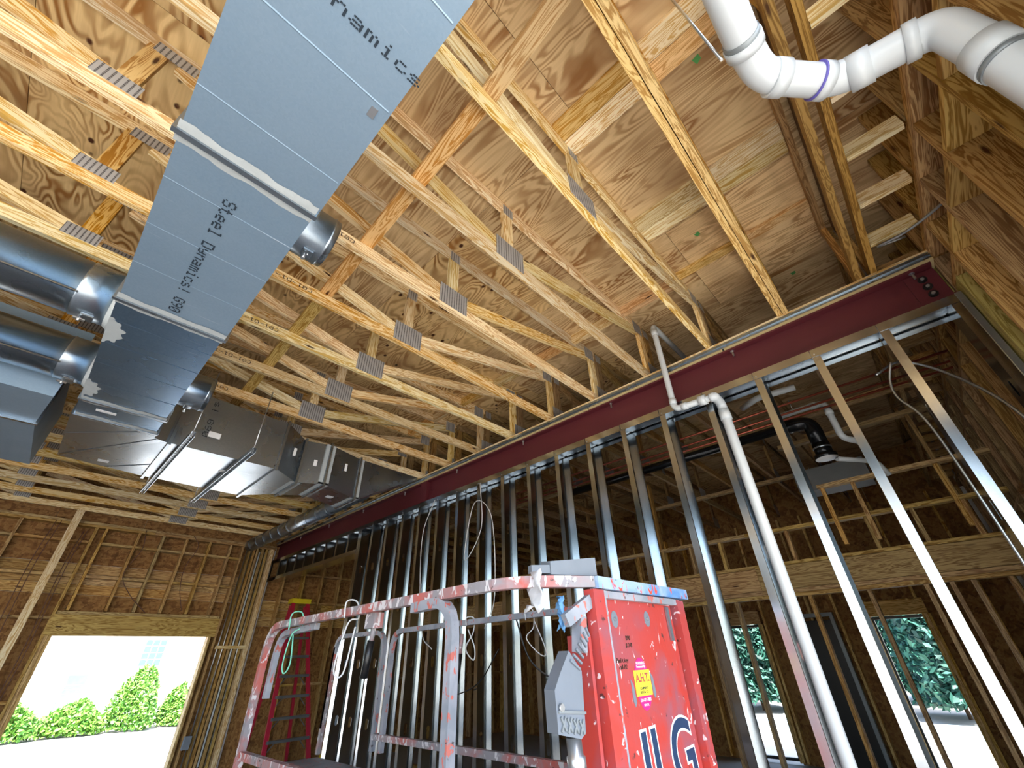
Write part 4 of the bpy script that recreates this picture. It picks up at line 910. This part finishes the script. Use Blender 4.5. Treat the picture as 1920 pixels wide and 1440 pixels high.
for i, (x, r, m) in enumerate(((2.745, 0.009, FLEX), (2.83, 0.009, BOLT), (2.985, 0.014, PVC), (3.085, 0.008, BOLT))):
    c = tube('conduit', [(x, 9.96, 0.3), (x, 9.96, 3.6)], r, m, None, 10); tag(c, 'upright pale conduit on the packed studs right of the opening, %s from the opening' % ORD[i], 'conduit', 'conduits beside the opening')
sk = box('strap_board', 2.70, 3.20, 9.90, 9.93, 1.92, 1.97, MW['pale']); tag(sk, 'small pale cleat nailed across the packed studs beside the opening', 'cleat')
ob = box('outlet_box', 2.66, 2.76, 9.90, 9.96, 0.55, 0.72, PLASTIC); tag(ob, 'small grey electrical box low on the packed studs', 'box')
cable([(3.325, 4.55, 3.45), (3.32, 4.75, 3.05), (3.325, 4.72, 2.4), (3.325, 4.6, 1.9), (3.325, 4.4, 1.75)], 0.005, WIREW, 'thin white wire looping down the steel studs, left one', nm='wire')
cable([(3.325, 3.65, 3.45), (3.325, 3.62, 2.9), (3.325, 3.9, 2.6), (3.325, 3.75, 3.22), (3.325, 3.45, 3.0), (3.325, 3.4, 2.2), (3.325, 3.55, 1.9)], 0.005, WIREW, 'thin white wire looping down the steel studs, right one', nm='wire')
cable([(3.326, 3.35, 1.72), (3.29, 3.6, 1.45), (3.326, 4.1, 1.32)], 0.006, BLACK, 'black cable sagging between studs behind the far lift rail', nm='cable')
cable([(2.61, 2.45, 1.91), (2.66, 2.35, 1.62), (2.8, 2.15, 1.48), (2.9, 1.9, 1.46)], 0.006, BLACK, 'short black cable end poking past the middle post', nm='cable')

# ------------------------------------------------------------------ outside
def bush(name, c, rx, ry, rz, n, size, mat, label, cat, group=None, seed=1):
    r = random.Random(seed); t = thing(name, label, cat, (c[0], c[1], c[2]), group); v = []; f = []
    for i in range(n):
        th = r.uniform(0, 2 * math.pi); u = r.random(); q = r.uniform(0.3, 1.0) ** 0.5; s = math.sqrt(max(0.06, 1 - u ** 2.6)) * (0.85 + 0.15 * math.sin(th * 3 + seed))
        p = Vector((c[0] + rx * q * s * math.cos(th), c[1] + ry * q * s * math.sin(th), c[2] + rz * u * (0.85 + 0.15 * math.cos(th * 2 + seed))))
        a = Vector((r.uniform(-1, 1), r.uniform(-1, 1), r.uniform(-1, 1))).normalized(); b = a.orthogonal().normalized(); w = size * r.uniform(0.6, 1.3); k = len(v)
        v += [p - a * w, p + b * w * 0.5, p + a * w, p - b * w * 0.5 + Vector((0, 0, w * 0.15))]; f += [(k, k + 1, k + 2), (k, k + 2, k + 3)]
    fo = raw('foliage', v, f, mat, t); fo['kind'] = 'stuff'
    tube('stem', [(c[0], c[1], -0.15), (c[0], c[1], c[2] + rz * 0.5)], 0.05, BARK, t, 8)
for i, (x, y, rx, rz) in enumerate(((0.9, 23.2, 1.15, 1.15), (2.75, 23.4, 1.05, 0.95), (4.3, 23.2, 0.9, 1.9), (5.85, 23.4, 0.8, 1.3), (-1.2, 24, 1.1, 1.1))):
    bush('shrub', (x, y, -0.1), rx, 0.9, rz, 4000, 0.075, LEAF, 'sunlit green shrub outside the opening, ' + ['left of the row by the jamb', 'low one in the middle', 'tallest one with an upright tip', 'right one by the right jamb', 'one hidden past the left jamb'][i], 'shrub', 'shrubs outside the opening', i + 3)
bb = thing('neighbour_building', 'white building with a sash window across the street', 'building', (3, 32, 0))
box('facade', -14, 20, 32, 32.3, -0.15, 9.0, STUCCO, bb)
wx0, wx1, wz0, wz1 = 5.35, 6.35, 1.75, 3.05
wb = box('window', wx0, wx1, 31.96, 31.99, wz0, wz1, WHITE, bb)
for q in range(3):
    for s in range(4): box('pane', wx0 + 0.05 + 0.31 * q, wx0 + 0.05 + 0.31 * q + 0.27, 31.94, 31.958, wz0 + 0.06 + 0.3 * s, wz0 + 0.06 + 0.3 * s + 0.25, GLASSB, wb)
box('window_sill', wx0 - 0.15, wx1 + 0.15, 31.9, 31.99, wz0 - 0.12, wz0 - 0.04, GREYP, bb)
box('doorway', 2.9, 3.6, 31.95, 31.99, -0.1, 1.5, GREYP, bb); bar('awning', (2.2, 31.7, 1.95), (3.4, 31.7, 2.2), 0.4, 0.05, GREYP, bb)
fe = thing('wire_fence', 'grey wire fence behind the shrubs', 'fence', (2.5, 26, 0))
for q in range(4): tube('fence_post', [(1.0 + 1.3 * q, 26, -0.15), (1.0 + 1.3 * q, 26, 1.3)], 0.03, GREYP, fe, 8)
for q in range(9): tube('fence_wire', [(1.0, 26, 0.1 + 0.14 * q), (4.9, 26, 0.1 + 0.14 * q)], 0.008, GREYP, fe, 4)
# trees beyond the outer wall
for i, (x, y, rx, ry, rz) in enumerate(((19.5, 1.0, 2.0, 1.25, 6.0), (20.0, 3.7, 2.0, 1.3, 6.5), (19.5, 6.4, 1.8, 1.25, 6.2), (20.0, 9.1, 2.0, 1.3, 6.0), (24.5, 2.3, 2.2, 2.0, 7.5), (24.5, 6.6, 2.2, 2.0, 7.5), (24.5, 11.0, 2.2, 2.0, 7.5))):
    bush('tree', (x, y, 0.2), rx, ry, rz, 13000, 0.13, LEAFD, 'dense dark green tree outside the far windows, ' + ['seen in the right window', 'seen between the windows', 'vine-covered one seen in the left window', 'left one behind the studs', 'tall right one of the second row', 'tall middle one of the second row', 'tall left one of the second row'][i], 'tree', 'trees beyond the far windows', i + 11)
tag(box('curb', 15.5, 16.4, -8, 20, -0.152, 0.02, ASPH), 'pale blue-grey curb outside the far windows', 'curb')
